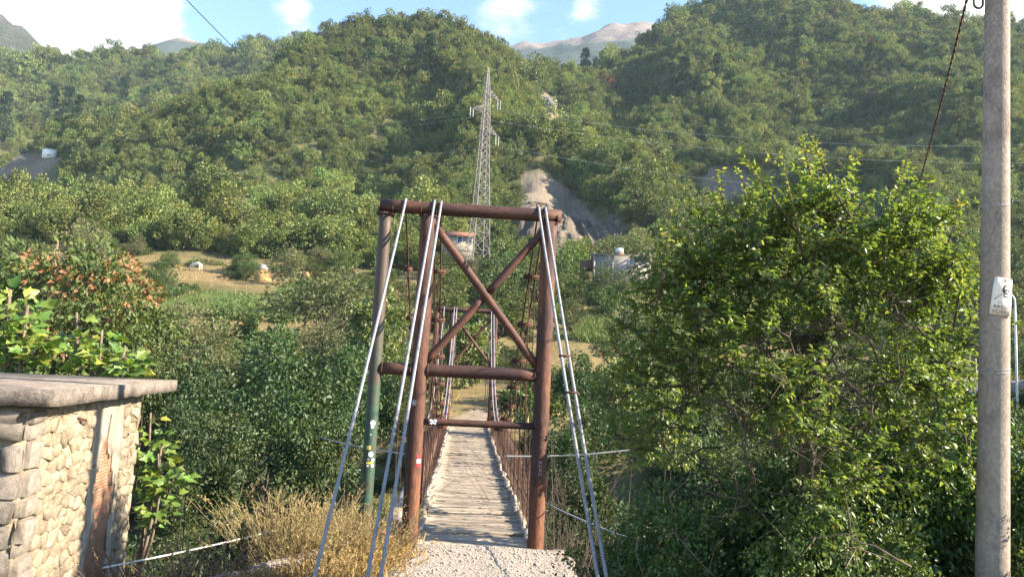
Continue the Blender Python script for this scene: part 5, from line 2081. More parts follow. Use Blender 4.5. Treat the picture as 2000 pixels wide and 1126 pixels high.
MB().box((x - 0.36, -0.09, z - 0.07), (x + 0.02, 0.09, z + 0.02)).build('lamp_head', MAT['white'], e)
yr = np.linspace(20, 70, 40)
xr = np.interp(yr, [20, 36, 52, 70], [12.8, 20.6, 31, 44.0])
RX = xr[:, None] + np.linspace(0, 5.0, 5)[None]
RY = np.broadcast_to(yr[:, None], RX.shape)
sheet('road', MAT['asphalt'], RX, RY, H(RX, RY) + 0.12, 'grey road passing beyond the plum tree')
for px, py, lb in ((1893, 690, 'short pale fence post between the plum tree and the concrete pole'), (1905, 700, 'pale fence post half hidden by the concrete pole'), (1962, 700, 'pale fence post just beyond the concrete pole, near the street lamp')):
    q = aty(px, py + 22, 33)
    o = MB().tube([(q[0], q[1], q[2] - 0.5), (q[0], q[1], aty(px, py, 33)[2])], 0.05, 6).build('fence_post', MAT['concrete'], None, True)
    tag(o, lb, 'post', 'posts beside the road')
# path on the far bank
yf = np.linspace(33.7, 41, 24)
xf = np.interp(yf, [33.7, 36, 38, 41], [-2.65, -2.6, -2.3, -1.6])
FX = xf[:, None] + np.linspace(0, 1.75, 5)[None] * np.interp(yf, [34, 37, 41], [1, 0.9, 0.4])[:, None]
FY = np.broadcast_to(yf[:, None], FX.shape)
sheet('footpath', MAT['earth'], FX, FY, np.maximum(H(FX, FY) + 0.06, np.interp(FY, [33, 35, 36], [0.0, 0.0, -9])), 'pale earth footpath climbing from the far end of the bridge')
# pale outcrops in the wood
for k, (px, py, w, hh, Y, lb) in enumerate([(476, 410, 36, 42, 150, 'pale rock outcrop in the wood above the haystack'), (1010, 296, 22, 14, 205, 'small pale boulder beside the pylon'), (1072, 205, 30, 46, 320, 'pale rock face on the crest of the sunlit spur')]):
    g = terrain_hit(px, py + hh * 0.3, 120)
    kk = g[1] / FPX
    m = MB()
    u, v = np.meshgrid(np.linspace(0, math.pi, 12), np.linspace(0, 2 * math.pi, 19)[:-1])
    rr = 1 + 0.28 * R.normal(size=u.shape) * np.sin(u)
    m.add(np.column_stack([(w * kk / 2 * rr * np.sin(u) * np.cos(v)).ravel(), (w * kk / 2.5 * rr * np.sin(u) * np.sin(v)).ravel(), (hh * kk / 2 * rr * np.cos(u)).ravel()]),
          [[a * 12 + b, ((a + 1) % 18) * 12 + b, ((a + 1) % 18) * 12 + b + 1, a * 12 + b + 1] for a in range(18) for b in range(11)])
    o = m.build('rock_outcrop', MAT['rock'], None)
    o.location = (g[0], g[1], g[2] + hh * kk * 0.15)
    tag(o, lb, 'rock')

# ------------------------------------------------------------------ trees and shrubs of the valley and the gorge, each a thing of its own
VAR = {}


def variant(kind, i):
    """(foliage mesh, wood mesh, height) of one plant form, built once"""
    key = (kind, i)
    if key in VAR:
        return VAR[key]
    sd = 1000 + 37 * i + sum(map(ord, kind))
    wood = MB()
    if kind in ('valley', 'olive', 'pale', 'sumac'):
        ll = {'valley': 0.20, 'olive': 0.17, 'pale': 0.25, 'sumac': 0.24}[kind]
        mb, cen = clump_crown(44, 95, 1.9, 3.6, 0.7, 0.62, ll, ll * (0.5 if kind != 'pale' else 0.62), sd, 'round', top_rnd=0.24 if kind == 'sumac' else 0)
        limbs(wood, 1.4, cen, 0.11, sd + 1, 12, 5)
        h = 4.6
    elif kind == 'gorge':
        mb, cen = clump_crown(46, 85, 1.5, 2.1, 0.0, 0.50, 0.15, 0.085, sd, 'dome')
        limbs(wood, 0.7, cen, 0.06, sd + 1, 14, 5)
        h = 2.35
    elif kind == 'bush':
        mb, cen = clump_crown(52, 110, 1.1, 1.55, 0.0, 0.34, 0.085, 0.05, sd, 'dome')
        limbs(wood, 0.5, cen, 0.035, sd + 1, 16, 5)
        h = 1.75
    elif kind == 'spire':
        mb, cen = clump_crown(40, 80, 0.8, 2.6, 0.0, 0.36, 0.16, 0.055, sd, 'cone', flat=0.7)
        limbs(wood, 1.2, cen, 0.05, sd + 1, 8, 5)
        h = 2.7
    lm = {'spire': 'gorge'}.get(kind, kind)
    fm = mb.mesh(kind + '_foliage')
    fm.materials.append(LEAF[lm])
    wm = wood.mesh(kind + '_wood', True)
    wm.materials.append(MAT['bark'])
    VAR[key] = (fm, wm, h)
    return VAR[key]


def plant(name, kind, i, loc, height, width, label, cat, group=None, rz=None):
    fm, wm, h = variant(kind, i)
    base_w = {'valley': 4.4, 'olive': 4.4, 'pale': 4.4, 'sumac': 4.4, 'gorge': 3.5, 'bush': 2.5, 'spire': 1.7}[kind]
    e = empty(name, loc, R.uniform(0, 6.28) if rz is None else rz)
    tag(e, label, cat, group)
    sx = width / base_w
    sz = min(height / h, 1.3 * sx)
    e.scale = (sx, sx, sz)
    wo = link('stems' if kind in ('gorge', 'bush', 'spire') else 'trunk', wm, e)
    fo = link('foliage', fm, e)
    rise = height / sz - h                  # a longer stem lifts the crown instead of stretching it
    if rise > 0.05:
        fo.location = (0, 0, rise)
        wo.scale = (1, 1, (h + rise) / h)
    return e


def at_px(name, kind, px, top, Y, wpx, label, cat='tree', group=None, base=None, sink=0.2):
    p = aty(px, top, Y)
    z0 = float(H(np.array([p[0]]), np.array([Y]))[0]) - sink
    if base is not None:
        z0 = aty(px, base, Y)[2]
    h = max(p[2] - z0, 0.6)
    return plant(name, kind, int(R.integers(0, 3)), (p[0], Y, z0), h, wpx / FPX * Y, label, cat, group)


T = 'tree'
# --- distinct trees of the far bank
at_px('sumac_tree', 'sumac', 185, 470, 44, 260, 'large tree with orange and rusty leaf tips behind the broad-leaved fig plants')
at_px('sumac_tree', 'sumac', 262, 560, 34, 170, 'rusty tinged shrubby tree low in front of the large orange-tipped tree')
at_px('sumac_tree', 'sumac', 120, 590, 32, 150, 'orange-brown shrubby tree just above the hut roof and fig plants')
at_px('round_tree', 'olive', 178, 432, 92, 110, 'round olive-coloured tree behind the orange-tipped tree')
at_px('olive_tree', 'olive', 560, 476, 106, 100, 'wispy grey-olive bush standing beside the conical haystack')
at_px('grey_tree', 'olive', 632, 520, 62, 200, 'big grey-green tree to the side of the haystack field')
at_px('green_tree', 'valley', 40, 480, 60, 170, 'dense green tree beside the weathered wooden post')
at_px('green_tree', 'valley', -30, 470, 64, 160, 'dense green tree at the very edge of the far bank row')
at_px('green_tree', 'valley', 318, 505, 88, 60, 'slim green tree beside the grazing horse')
at_px('green_tree', 'olive', 385, 590, 48, 170, 'light green shrubby tree below the green plot')
at_px('green_tree', 'valley', 300, 640, 30, 150, 'dark green bush on the gorge rim below the plot')
at_px('green_tree', 'gorge', 545, 650, 30, 170, 'broad-leaved green bush on the far gorge rim under the grey-green tree', 'bush')
at_px('green_tree', 'pale', 740, 575, 37, 120, 'pale-leaved tree showing between the green post and the rusty post')
at_px('green_tree', 'pale', 915, 618, 52, 110, 'pale-leaved tree behind the far bridge tower')
at_px('green_tree', 'valley', 985, 470, 104, 110, 'green tree below the pylon beside the block house')
at_px('green_tree', 'valley', 1090, 470, 108, 110, 'dark green tree between the tower and the timber stack')
at_px('green_tree', 'valley', 880, 520, 84, 110, 'leafy tree behind the crossing braces')
at_px('green_tree', 'valley', 985, 535, 76, 130, 'dark leafy tree behind the near tower crossing')
at_px('green_tree', 'valley', 1185, 512, 100, 70, 'green tree in front of the grey block house wall')
at_px('green_tree', 'valley', 1225, 530, 98, 60, 'darker tree hiding the corner of the grey block house')
at_px('green_tree', 'olive', 1228, 448, 122, 130, 'tall light tree above and behind the grey block house')
at_px('green_tree', 'valley', 1290, 470, 108, 130, 'dark tree at the far corner of the grey block house')
at_px('green_tree', 'olive', 1262, 562, 56, 160, 'broad grey-green tree at the side of the bright green field')
at_px('green_tree', 'valley', 1290, 600, 44, 170, 'dark green tree below the broad grey-green tree by the field')
at_px('green_tree', 'valley', 1100, 545, 100, 90, 'spreading tree on the rim above the dark bank')
at_px('green_tree', 'valley', 1060, 500, 98, 90, 'tree just behind the top of the near tower post')
at_px('green_tree', 'valley', 868, 492, 122, 80, 'bushy tree half hiding the tiled cottage')
at_px('green_tree', 'olive', 925, 497, 124, 60, 'small bush at the very foot of the pylon')
at_px('green_tree', 'valley', 455, 572, 66, 120, 'rounded green tree in the hedge right below the green plots')
at_px('green_tree', 'valley', 245, 535, 98, 80, 'green tree behind the orange-tipped tree, beside the horse terrace')
at_px('green_tree', 'valley', 700, 535, 92, 120, 'dark green tree behind the outer green post on the valley floor')
at_px('green_tree', 'olive', 330, 585, 60, 110, 'light shrubby tree between the orange-tipped tree and the green plots')
# --- repeats on the far bank: hedgerow trees filling the rows between the plots
def clear(px, top, wpx, Y):
    # keep the plots, the horse, haystacks, houses and the path in sight
    for x0, x1, y0, y1, yo in ((345, 440, 520, 600, 116), (480, 550, 510, 600, 112), (330, 520, 560, 620, 95), (860, 1010, 455, 520, 128), (1130, 1215, 490, 545, 111), (1105, 1205, 615, 680, 78), (875, 960, 725, 830, 60), (250, 345, 535, 600, 100)):
        if Y < yo and x0 - wpx * 0.45 < px < x1 + wpx * 0.45 and top < y1 and top + wpx * 1.3 > y0:
            return False
    return True


rows = []
n_row = 0
for tries in range(5200):
    if n_row >= 215:
        break
    Y = float(R.choice([36, 40, 46, 52, 58, 64, 84, 98, 104, 110, 118, 124]) + R.uniform(-3, 3))
    px = float(R.uniform(-180, 2180))
    p = aty(px, 600, Y)
    z0 = float(H(np.array([p[0]]), np.array([Y]))[0])
    if in_field(np.array([p[0]]), np.array([Y]))[0]:
        continue
    if px > 1840 and Y < 75 and abs(p[0] - np.interp(Y, [20, 36, 52, 70], [15.3, 23, 33.5, 46.5])) < 4.5:
        continue
    h = float(R.uniform(2.2, 4.6))
    w = h * float(R.uniform(0.9, 1.35))
    pxx, top = proj(p[0], Y, z0 + h)
    wpx = w / Y * FPX
    if not clear(pxx, top, wpx, Y):
        continue
    if any((p[0] - a) ** 2 + (Y - b) ** 2 < (0.62 * (w + c) / 2) ** 2 for a, b, c in rows):
        continue
    rows.append((p[0], Y, w))
    kind = 'valley' if R.uniform() < 0.68 else ('olive' if R.uniform() < 0.75 else 'pale')
    plant('valley_tree', kind, int(R.integers(0, 3)), (p[0], Y, z0 - 0.2), h, w,
          {'valley': 'bushy green tree in the hedgerows of the far bank', 'olive': 'grey-green bushy tree in the hedgerows of the far bank', 'pale': 'pale-leaved bushy tree in the hedgerows of the far bank'}[kind], T, 'hedgerow trees of the far bank')
    n_row += 1

# --- gorge shrubs: distinct ones first, then the fill of the slopes
for px, top, Y, w, kd, lb in [
    (395, 735, 20, 150, 'gorge', 'broad-leaved shrub rising from the gorge beside the hut wall'),
    (460, 815, 17, 130, 'gorge', 'dark shrub in the gorge between the hut and the dry bush'),
    (430, 905, 15, 120, 'spire', 'feathery dark green shrub deep in the gorge beside the hut'),
    (600, 690, 24, 190, 'gorge', 'big leafy shrub on the gorge slope left of the outer green post'),
    (690, 690, 26, 160, 'gorge', 'leafy shrub right behind the outer green post'),
    (540, 770, 20, 170, 'gorge', 'rounded shrub in the middle of the gorge slope'),
    (640, 800, 19, 170, 'gorge', 'dark rounded shrub in the gorge behind the single stay'),
    (360, 800, 18, 130, 'gorge', 'shrub with reddish leaves beside the hut corner'),
    (1130, 690, 30, 100, 'gorge', 'shrub beyond the paired stays on the far rim'),
    (1220, 690, 14, 110, 'pale', 'light-leaved young tree beside the plum tree'),
    (1285, 715, 12, 150, 'pale', 'yellow-green sapling leaning against the plum tree'),
    (1110, 830, 22, 110, 'gorge', 'low dark shrub under the white hose'),
    (1150, 905, 17, 130, 'gorge', 'ground-hugging green shrub beyond the paired stays'),
]:
    at_px('gorge_shrub', kd, px, top, Y, w, lb, 'shrub')
rows = []
n_row = 0
for tries in range(5000):
    if n_row >= 120:
        break
    Y = float(R.uniform(12.5, 36))
    x = float(R.uniform(-0.85 * Y - 1, 0.75 * Y + 1))
    lat = (x - O[0]) + (Y - O[1]) * math.tan(AXIS)
    if -2.6 < lat < 2.0:
        if not (18 < Y < 29):
            continue
    if -2.6 < lat < 2.0 and Y > 32:
        continue
    z0 = float(H(np.array([x]), np.array([Y]))[0])
    h = float(R.uniform(1.2, 2.7))
    if -2.8 < lat < 2.2:
        h = min(h, max(0.5, -1.0 - z0))
    pxx, top = proj(x, Y, z0 + h)
    if pxx < 330 and Y < 16:
        continue
    if not clear(pxx, top, h * 1.25 / Y * FPX, Y):
        continue
    if pxx > 1250 and Y < 17:
        continue
    if lat > 2.0 and Y < 34:
        h = min(h, max(0.6, 0.36 * (lat - 0.8) - z0 - 0.2))
    w = h * float(R.uniform(1.0, 1.5))
    if any((x - a) ** 2 + (Y - b) ** 2 < (0.5 * (w + c) / 2) ** 2 for a, b, c in rows):
        continue
    rows.append((x, Y, w))
    plant('gorge_shrub', 'gorge', int(R.integers(0, 4)), (x, Y, z0 - 0.15), h, w, 'leafy green shrub on the steep slopes of the gorge', 'shrub', 'shrubs on the gorge slopes')
    n_row += 1


# ------------------------------------------------------------------ the big plum tree
def plum_tree():
    PY_ = 7.6
    base = aty(1585, 700, PY_)
    bx, by = float(base[0]), PY_
    bz = float(H(np.array([bx]), np.array([by]))[0]) - 0.2
    root = empty('plum_tree', (bx, by, bz))
    tag(root, 'large leafy plum tree with upright shoots on top, beside the concrete pole', 'tree')
    g = np.random.default_rng(42)
    ztop = aty(1590, 285, PY_)[2] - bz
    # branch tips spread through an uneven envelope read off the photo: (px, py, half width m, half height m, share)
    lobes = [(1590, 455, 0.75, 0.75, 28), (1560, 560, 1.7, 0.95, 70), (1480, 640, 1.4, 0.8, 34), (1700, 520, 1.05, 1.0, 36), (1760, 640, 1.15, 0.95, 40), (1600, 760, 2.0, 0.8, 56), (1400, 760, 1.25, 0.8, 34),
             (1480, 900, 1.5, 0.75, 26), (1720, 860, 1.3, 0.8, 30), (1380, 600, 0.9, 0.8, 26), (1820, 760, 0.8, 0.9, 24), (1400, 480, 0.8, 0.55, 22), (1790, 500, 0.75, 0.65, 26), (1470, 430, 0.75, 0.5, 20), (1710, 450, 0.75, 0.5, 20), (1340, 540, 0.6, 0.5, 14), (1290, 680, 0.7, 0.8, 22), (1850, 640, 0.6, 0.8, 18), (1260, 790, 0.6, 0.7, 16)]
    tips = []
    for px, py, a, b, n in lobes:
        c = aty(px, py, by) - np.array([bx, by, bz])
        for _ in range(n):
            d = g.normal(size=3)
            d /= np.linalg.norm(d)
            d *= g.uniform(0.3, 1) ** 0.4
            tips.append(c + d * np.array([a, min(a, 1.3), b]) * PY_ / 10.8)
    for px, py, dy, a, b, n in [(1580, 800, -0.85, 0.75, 0.5, 26), (1570, 900, -0.9, 0.8, 0.4, 18), (1660, 700, -0.8, 0.6, 0.5, 18), (1480, 740, -0.8, 0.6, 0.5, 18)]:
        c = aty(px, py, by + dy) - np.array([bx, by, bz])
        for _ in range(n):
            d = g.normal(size=3)
            tips.append(c + d / np.linalg.norm(d) * g.uniform(0.3, 1) ** 0.4 * np.array([a, 0.35, b]))
    tips = np.array(tips)
    # trunk and skeleton
    fork = aty(1582, 650, by) - np.array([bx, by, bz])
    nodes = [np.array([0.0, 0, -0.4]), np.array([-0.05, 0.05, 1.2]), fork * 0.75 + np.array([0, 0, 0.1]), fork]
    wood = MB().tube(nodes, [0.13, 0.11, 0.095, 0.085], 10)
    skel = [(p, 0.10) for p in nodes[3:]]
    order = np.argsort(np.linalg.norm(tips - fork, axis=1))
    lines = []
    for k in order:
        t = tips[k]
        best, bd = None, 1e9
        for p, r in skel:
            d = np.linalg.norm(t - p) + 0.5 * max(0, p[2] - t[2])
            if d < bd:
                best, bd = (p, r), d
        p, r = best
        r0 = max(0.012, min(r * 0.72, 0.012 + 0.030 * bd))
        L = np.linalg.norm(t - p)
        m = (p + t) / 2 + np.array([0, 0, -0.06 * L]) + g.normal(size=3) * 0.07 * L
        pts = np.array([p, p * 0.55 + m * 0.45, m, m * 0.45 + t * 0.55, t])
        wood.tube(pts, np.linspace(r0, 0.006, 5), 6)
        lines.append(pts)
        for q, rr in zip(pts[1:4], np.linspace(r0, 0.006, 5)[1:4]):
            skel.append((q, rr))
        skel.append((t, 0.009))
    # leafy twigs
    P, D, U, RN, LN = [], [], [], [], []

    def leafy(a, d, ln, nleaf, size, tone, droop=-0.35):
        b = a + d * ln
        s = np.cross(d, [0.3, 0.2, 1.0])
        s /= np.linalg.norm(s) + 1e-9
        t = g.uniform(0.08, 1.0, nleaf)
        side = np.where(np.arange(nleaf) % 2 == 0, 1, -1)
        pos = a + (b - a) * t[:, None]
        dd = d * 0.55 + s * side[:, None] * g.uniform(0.5, 1.0, (nleaf, 1)) + g.normal(size=(nleaf, 3)) * 0.28
        dd[:, 2] += droop * g.uniform(0, 1.6, nleaf)
        P.append(pos)
        D.append(dd)
        U.append(np.array([0, 0, 1.0]) + g.normal(size=(nleaf, 3)) * 0.55)
        RN.append(np.clip(tone + g.uniform(-0.22, 0.28, nleaf), 0, 0.9) + (g.uniform(size=nleaf) < 0.03) * 0.15)
        LN.append(size * g.uniform(0.6, 1.2, nleaf))
        return b
    for pts in lines:
        tone = g.uniform(0.15, 0.6)
        for _ in range(6):
            t = g.uniform(0.25, 1.0) ** 0.7
            k = min(3, int(t * 4))
            a = pts[k] + (pts[k + 1] - pts[k]) * (t * 4 - k)
            d = g.normal(size=3) + (pts[4] - pts[0]) / np.linalg.norm(pts[4] - pts[0]) * 0.6 + np.array([0, 0, 0.25])
            d /= np.linalg.norm(d)
            ln = g.uniform(0.18, 0.42)
            b = leafy(a, d, ln, int(20 * ln / 0.35), 0.064, tone)
            if g.uniform() < 0.5:
                wood.tube([a, b], [0.005, 0.003], 3, cap=False)
    # upright water shoots on the crown's outline
    for px, py, ln in [(1590, 330, 0.55), (1640, 345, 0.5), (1500, 345, 0.5), (1475, 380, 0.55), (1420, 400, 0.5), (1372, 440, 0.45), (1300, 460, 0.5), (1740, 385, 0.62), (1725, 420, 0.5), (1665, 400, 0.42), (1850, 450, 0.5), (1830, 440, 0.4), (1780, 440, 0.5), (1545, 360, 0.5), (1620, 320, 0.5),
                       (1580, 300, 0.45), (1690, 430, 0.4), (1450, 420, 0.45), (1880, 520, 0.5), (1860, 490, 0.4), (1350, 500, 0.5), (1330, 540, 0.4)]:
        b = aty(px, py + 28, by + g.uniform(-0.5, 0.5)) - np.array([bx, by, bz])
        d = np.array([g.normal() * 0.35 + (px - 1580) / 700, g.normal() * 0.2, 1.0])
        d /= np.linalg.norm(d)
        wood.tube([b - d * 0.55, b, b + d * ln], [0.012, 0.008, 0.003], 5)
        leafy(b - d * 0.3, d, ln + 0.3, 34, 0.066, 0.62, -0.15)
        for _ in range(4):
            a = b + d * ln * g.uniform(-0.2, 0.7)
            d2 = d + g.normal(size=3) * 0.6
            d2 /= np.linalg.norm(d2)
            leafy(a, d2, 0.22, 9, 0.06, 0.66, -0.1)
    P, D, U, RN, LN = map(np.concatenate, (P, D, U, RN, LN))
    # gaps between the sprays
    keep = vnoise(P[:, 0] * 2.3 + P[:, 1] * 0.9 + 9, P[:, 2] * 2.5 + P[:, 1] * 0.7 + 4, 61) > 0.30
    P, D, U, RN, LN = P[keep], D[keep], U[keep], RN[keep], LN[keep]
    # the leaves nearest the camera on the outside: parts of their own
    near = np.argsort(P[:, 1] + 0.3 * g.uniform(size=len(P)))[:len(P)]
    pick = near[:240]
    rest = np.setdiff1d(np.arange(len(P)), pick)
    fm = MB().leaves(P[rest], D[rest], U[rest], LN[rest], LN[rest] * 0.52, RN[rest], 0.16, 0.12)
    fo = fm.build('foliage', LEAF['plum'], root)
    fo['kind'] = 'stuff'
    wood.build('trunk', MAT['bark'], root, True)
    one = MB().leaves(np.zeros((1, 3)), np.array([[0, 1.0, 0]]), np.array([[0, 0, 1.0]]), 1.0, 0.52, 0.45, 0.16, 0.12).mesh('leaf')
    one.materials.append(LEAF['plum'])
    for k in pick:
        o = link('leaf', one, root)
        d = Vector(D[k]).normalized()
        s = d.cross(Vector(U[k])).normalized()
        n_ = s.cross(d)
        M = Matrix((s, d, n_)).transposed().to_4x4()
        M.translation = Vector(P[k])
        o.matrix_local = M @ Matrix.Scale(float(LN[k]), 4)
    return root, len(P)


_, npl = plum_tree()
print('plum leaves', npl)

# ------------------------------------------------------------------ bushes massed under and beside the plum tree
for px, top, Y, w, kd, lb in [
    (1215, 1035, 8.7, 170, 'bush', 'low dark bush at the foot of the paired stays'),
    (1320, 930, 7.9, 230, 'bush', 'tangled dark bush under the plum tree branches'),
    (1450, 960, 8.3, 240, 'bush', 'dark leafy bush directly below the plum tree trunk'),
    (1580, 900, 8.3, 260, 'bush', 'deep green bush in the shade of the plum tree'),
    (1700, 940, 8.2, 240, 'bush', 'sun-flecked bush in front of the plum tree'),
    (1830, 860, 8.0, 220, 'bush', 'bramble bush rising beside the concrete pole'),
    (1770, 1010, 7.0, 220, 'bush', 'low bramble close to the foot of the concrete pole'),
    (1600, 1040, 7.2, 260, 'bush', 'low green bush nearest the camera below the plum tree'),
    (1400, 1060, 7.8, 240, 'bush', 'dark low bush beside the paired stays, nearest the path'),
    (1265, 1075, 8.0, 170, 'bush', 'small dark bush by the chipped corner of the abutment'),
    (1930, 980, 7.8, 240, 'bush', 'bright leafy bush behind the foot of the concrete pole'),
    (2010, 860, 7.8, 260, 'bush', 'broad bush beyond the concrete pole at the picture edge'),
    (2070, 1030, 6.3, 170, 'bush', 'leafy bush in front of the edge behind the pole'),
    (1690, 1090, 6.4, 230, 'bush', 'scrubby bush at the bottom edge below the plum tree'),
    (1500, 1110, 6.6, 220, 'bush', 'scrubby dark bush at the bottom edge beside the stays'),
    (1815, 1105, 6.0, 150, 'bush', 'scrubby bush at the bottom edge beside the concrete pole'),
    (1500, 850, 8.2, 240, 'bush', 'tall shrub behind the trunk of the plum tree'),
    (1640, 815, 8.2, 260, 'bush', 'tall shrub hidden behind the middle of the plum tree'),
    (1780, 790, 8.2, 260, 'bush', 'tall leafy shrub between the plum tree and the road'),
    (1600, 930, 6.9, 230, 'bush', 'leafy bush standing right in front of the plum tree trunk'),
    (1930, 770, 8.1, 220, 'bush', 'tall shrub behind the concrete pole'),
]:
    at_px('bush', kd, px, top, Y, w * 1.15, lb, 'bush', sink=0.3)

# bare vine stems and twigs tangled under the plum tree
g = np.random.default_rng(77)
e = empty('dead_vine', aty(1390, 1000, 7.9))
tag(e, 'tangle of bare grey vine stems hanging under the plum tree', 'vine')
mb = MB()
for k in range(26):
    px, py = g.uniform(1240, 1600), g.uniform(800, 1080)
    Y = g.uniform(7.2, 8.6)
    a = aty(px, py, Y) - np.array(e.location)
    d = g.normal(size=3) * np.array([0.5, 0.3, 1.0])
    d /= np.linalg.norm(d)
    L = g.uniform(0.4, 1.3)
    q = [a + d * L * t + np.array([0, 0, -0.5 * L * t * t]) + g.normal(size=3) * 0.04 for t in np.linspace(0, 1, 7)]
    mb.tube(q, np.linspace(0.005, 0.002, 7), 4, cap=False)
mb.build('vine_stem', MAT['twig'], e)['kind'] = 'stuff'
e = empty('fallen_branch', aty(1640, 1050, 6.4))
tag(e, 'dead grey branch lying across the bushes at the bottom edge', 'branch')
mb = MB()
p0_, p1_ = aty(1560, 1040, 6.6) - np.array(e.location), aty(1780, 1105, 6.0) - np.array(e.location)
ln = [p0_ + (p1_ - p0_) * t + np.array([0, 0, 0.06 * math.sin(3 * t)]) for t in np.linspace(0, 1, 8)]
mb.tube([q + g.normal(size=3) * 0.02 for q in ln], np.linspace(0.003, 0.009, 8), 6)
for k in range(5):
    t = g.uniform(0.1, 0.95)
    a = p0_ + (p1_ - p0_) * t
    mb.tube([a, a + g.normal(size=3) * 0.12 + np.array([-0.08, 0, 0.03]), a + g.normal(size=3) * 0.2 + np.array([-0.2, 0, 0.03])], [0.005, 0.004, 0.002], 4)
mb.build('branch', MAT['twig'], e)
# dead brush hanging over the far side of the stays
for px, py, Y, n, sp, lb in [(1120, 880, 15, 130, 0.8, 'grey dead brush behind the rusty post'), (1100, 810, 20, 120, 1.0, 'bare brown brush beyond the parapet netting'), (1040, 800, 26, 160, 1.0, 'bare brown brush beside the far end of the bridge')]:
    c = aty(px, py, Y)
    e = empty('dead_brush', (c[0], Y, float(H(np.array([c[0]]), np.array([Y]))[0])))
    tag(e, lb, 'brush')
    mb = MB()
    top = c[2] - e.location[2] + 0.5
    for k in range(n):
        b = np.array([g.normal() * sp * 0.35, g.normal() * sp * 0.35, g.uniform(0, top * 0.5)])
        d = np.array([g.normal() * 0.5, g.normal() * 0.5, 1.0])
        L = g.uniform(0.4, 1.0) * top * 0.6
        q = [b, b + d * L * 0.5 + g.normal(size=3) * 0.05, b + d * L * 0.85 + g.normal(size=3) * 0.12 + np.array([0, 0, -0.1])]
        mb.tube(q, [0.009, 0.006, 0.003], 3, cap=False)
    mb.build('stems', MAT['bark'], e)['kind'] = 'stuff'


# ------------------------------------------------------------------ broad-leaved plants: figs behind and beside the hut, and a quince-like bush by the pole
def lobed_leaf(seed):
    g = np.random.default_rng(seed)
    # palmate outline, five lobes, cupped and slightly drooping
    out = np.array([[0.0, 0.0], [0.14, -0.05], [0.33, 0.10], [0.30, 0.26], [0.47, 0.50], [0.28, 0.52], [0.22, 0.62], [0.14, 0.80], [0.0, 1.0]])
    full = np.vstack([out, out[-2:0:-1] * np.array([-1, 1])])
    full = full + g.normal(0, 0.02, full.shape)
    c = np.array([[0.0, 0.42]])
    P = np.vstack([c, full])
    z = 0.30 * np.abs(P[:, 0]) - 0.42 * P[:, 1] ** 2 + g.normal(0, 0.015, len(P))
    n = len(full)
    mb = MB().add(np.column_stack([P, z]), [[0, 1 + i, 1 + (i + 1) % n] for i in range(n)], np.full(len(P), g.uniform(0, 1)))
    me = mb.mesh('fig_leaf', True)
    me.materials.append(LEAF['fig'])
    return me


FIGL = [lobed_leaf(i) for i in range(10)]


def fig_plant(stems, label, n_leaf, size, seed, loc, yellow=0.05):
    g = np.random.default_rng(seed)
    e = empty('fig_plant', loc)
    tag(e, label, 'plant')
    mb = MB()
    L0 = np.array(loc)
    pts = []
    for (a, b, r) in stems:
        a, b = np.array(a) - L0, np.array(b) - L0
        q = np.array([a + (b - a) * t + np.array([0.05 * math.sin(4 * t), 0, 0.04 * math.sin(5 * t)]) for t in np.linspace(0, 1, 8)])
        mb.tube(q, np.linspace(r, r * 0.45, 8), 7)
        pts.append(q)
    mb.build('stem', MAT['twig'], e, True)
    for k in range(n_leaf):
        q = pts[k % len(pts)]
        t = (0.50 + 0.5 * g.uniform(0, 1.0) ** 0.7) * 6.99
        i = int(t)
        p = q[i] + (q[i + 1] - q[i]) * (t - i)
        d = g.normal(size=3)
        d[2] = abs(d[2]) * 0.35 - 0.05
        d /= np.linalg.norm(d)
        p = p + d * g.uniform(0.06, 0.26)
        nrm = np.array([0.25, -0.35, 0.8]) + g.normal(size=3) * 0.45
        s = np.cross(d, nrm)
        s /= np.linalg.norm(s)
        n_ = np.cross(s, d)
        M = Matrix((Vector(s), Vector(d), Vector(n_))).transposed().to_4x4()
        M.translation = Vector(p)
        o = link('leaf', FIGL[g.integers(0, 10)], e)
        o.matrix_local = M @ Matrix.Scale(float(size * g.uniform(0.65, 1.2)), 4)
    return e


def gz(x, y):
    return float(H(np.array([x]), np.array([y]))[0])


c = aty(20, 700, 10.6)
base = (c[0], 10.6, gz(c[0], 10.6))
fig_plant([(base, aty(25, 560, 10.6), 0.05), (base, aty(60, 590, 10.4), 0.045), (base, aty(-30, 575, 10.8), 0.045), (aty(20, 740, 10.6), aty(85, 670, 10.3), 0.03), (aty(0, 740, 10.6), aty(40, 640, 10.3), 0.03)],
          'broad-leaved fig plant rising behind the far edge of the hut roof, at the picture edge', 280, 0.18, 5, base)
c = aty(190, 740, 11.6)
base = (c[0], 11.6, gz(c[0], 11.6))
fig_plant([(base, aty(155, 605, 11.6), 0.04), (base, aty(205, 635, 11.4), 0.04), (base, aty(250, 670, 11.2), 0.035), (aty(180, 760, 11.5), aty(150, 660, 11.4), 0.03), (aty(230, 750, 11.3), aty(255, 715, 11.0), 0.02), (aty(190, 760, 11.5), aty(200, 690, 11.2), 0.03)],
          'fig plant with drooping lobed leaves behind the corner of the hut roof', 270, 0.175, 6, base)
c = aty(300, 900, 10.6)
base = (c[0] - 0.1, 10.6, gz(c[0], 10.6))
fig_plant([(base, aty(300, 800, 10.4), 0.03), (base, aty(322, 860, 10.3), 0.03), (base, aty(318, 960, 10.2), 0.03), (aty(290, 1000, 10.5), aty(315, 880, 10.3), 0.025), (aty(295, 1010, 10.4), aty(345, 930, 10.1), 0.02)],
          'fig shoots leaning out past the far end of the rubble wall', 150, 0.16, 7, base)
c = aty(1880, 900, 8.2)
base = (c[0], 8.2, gz(c[0], 8.2))
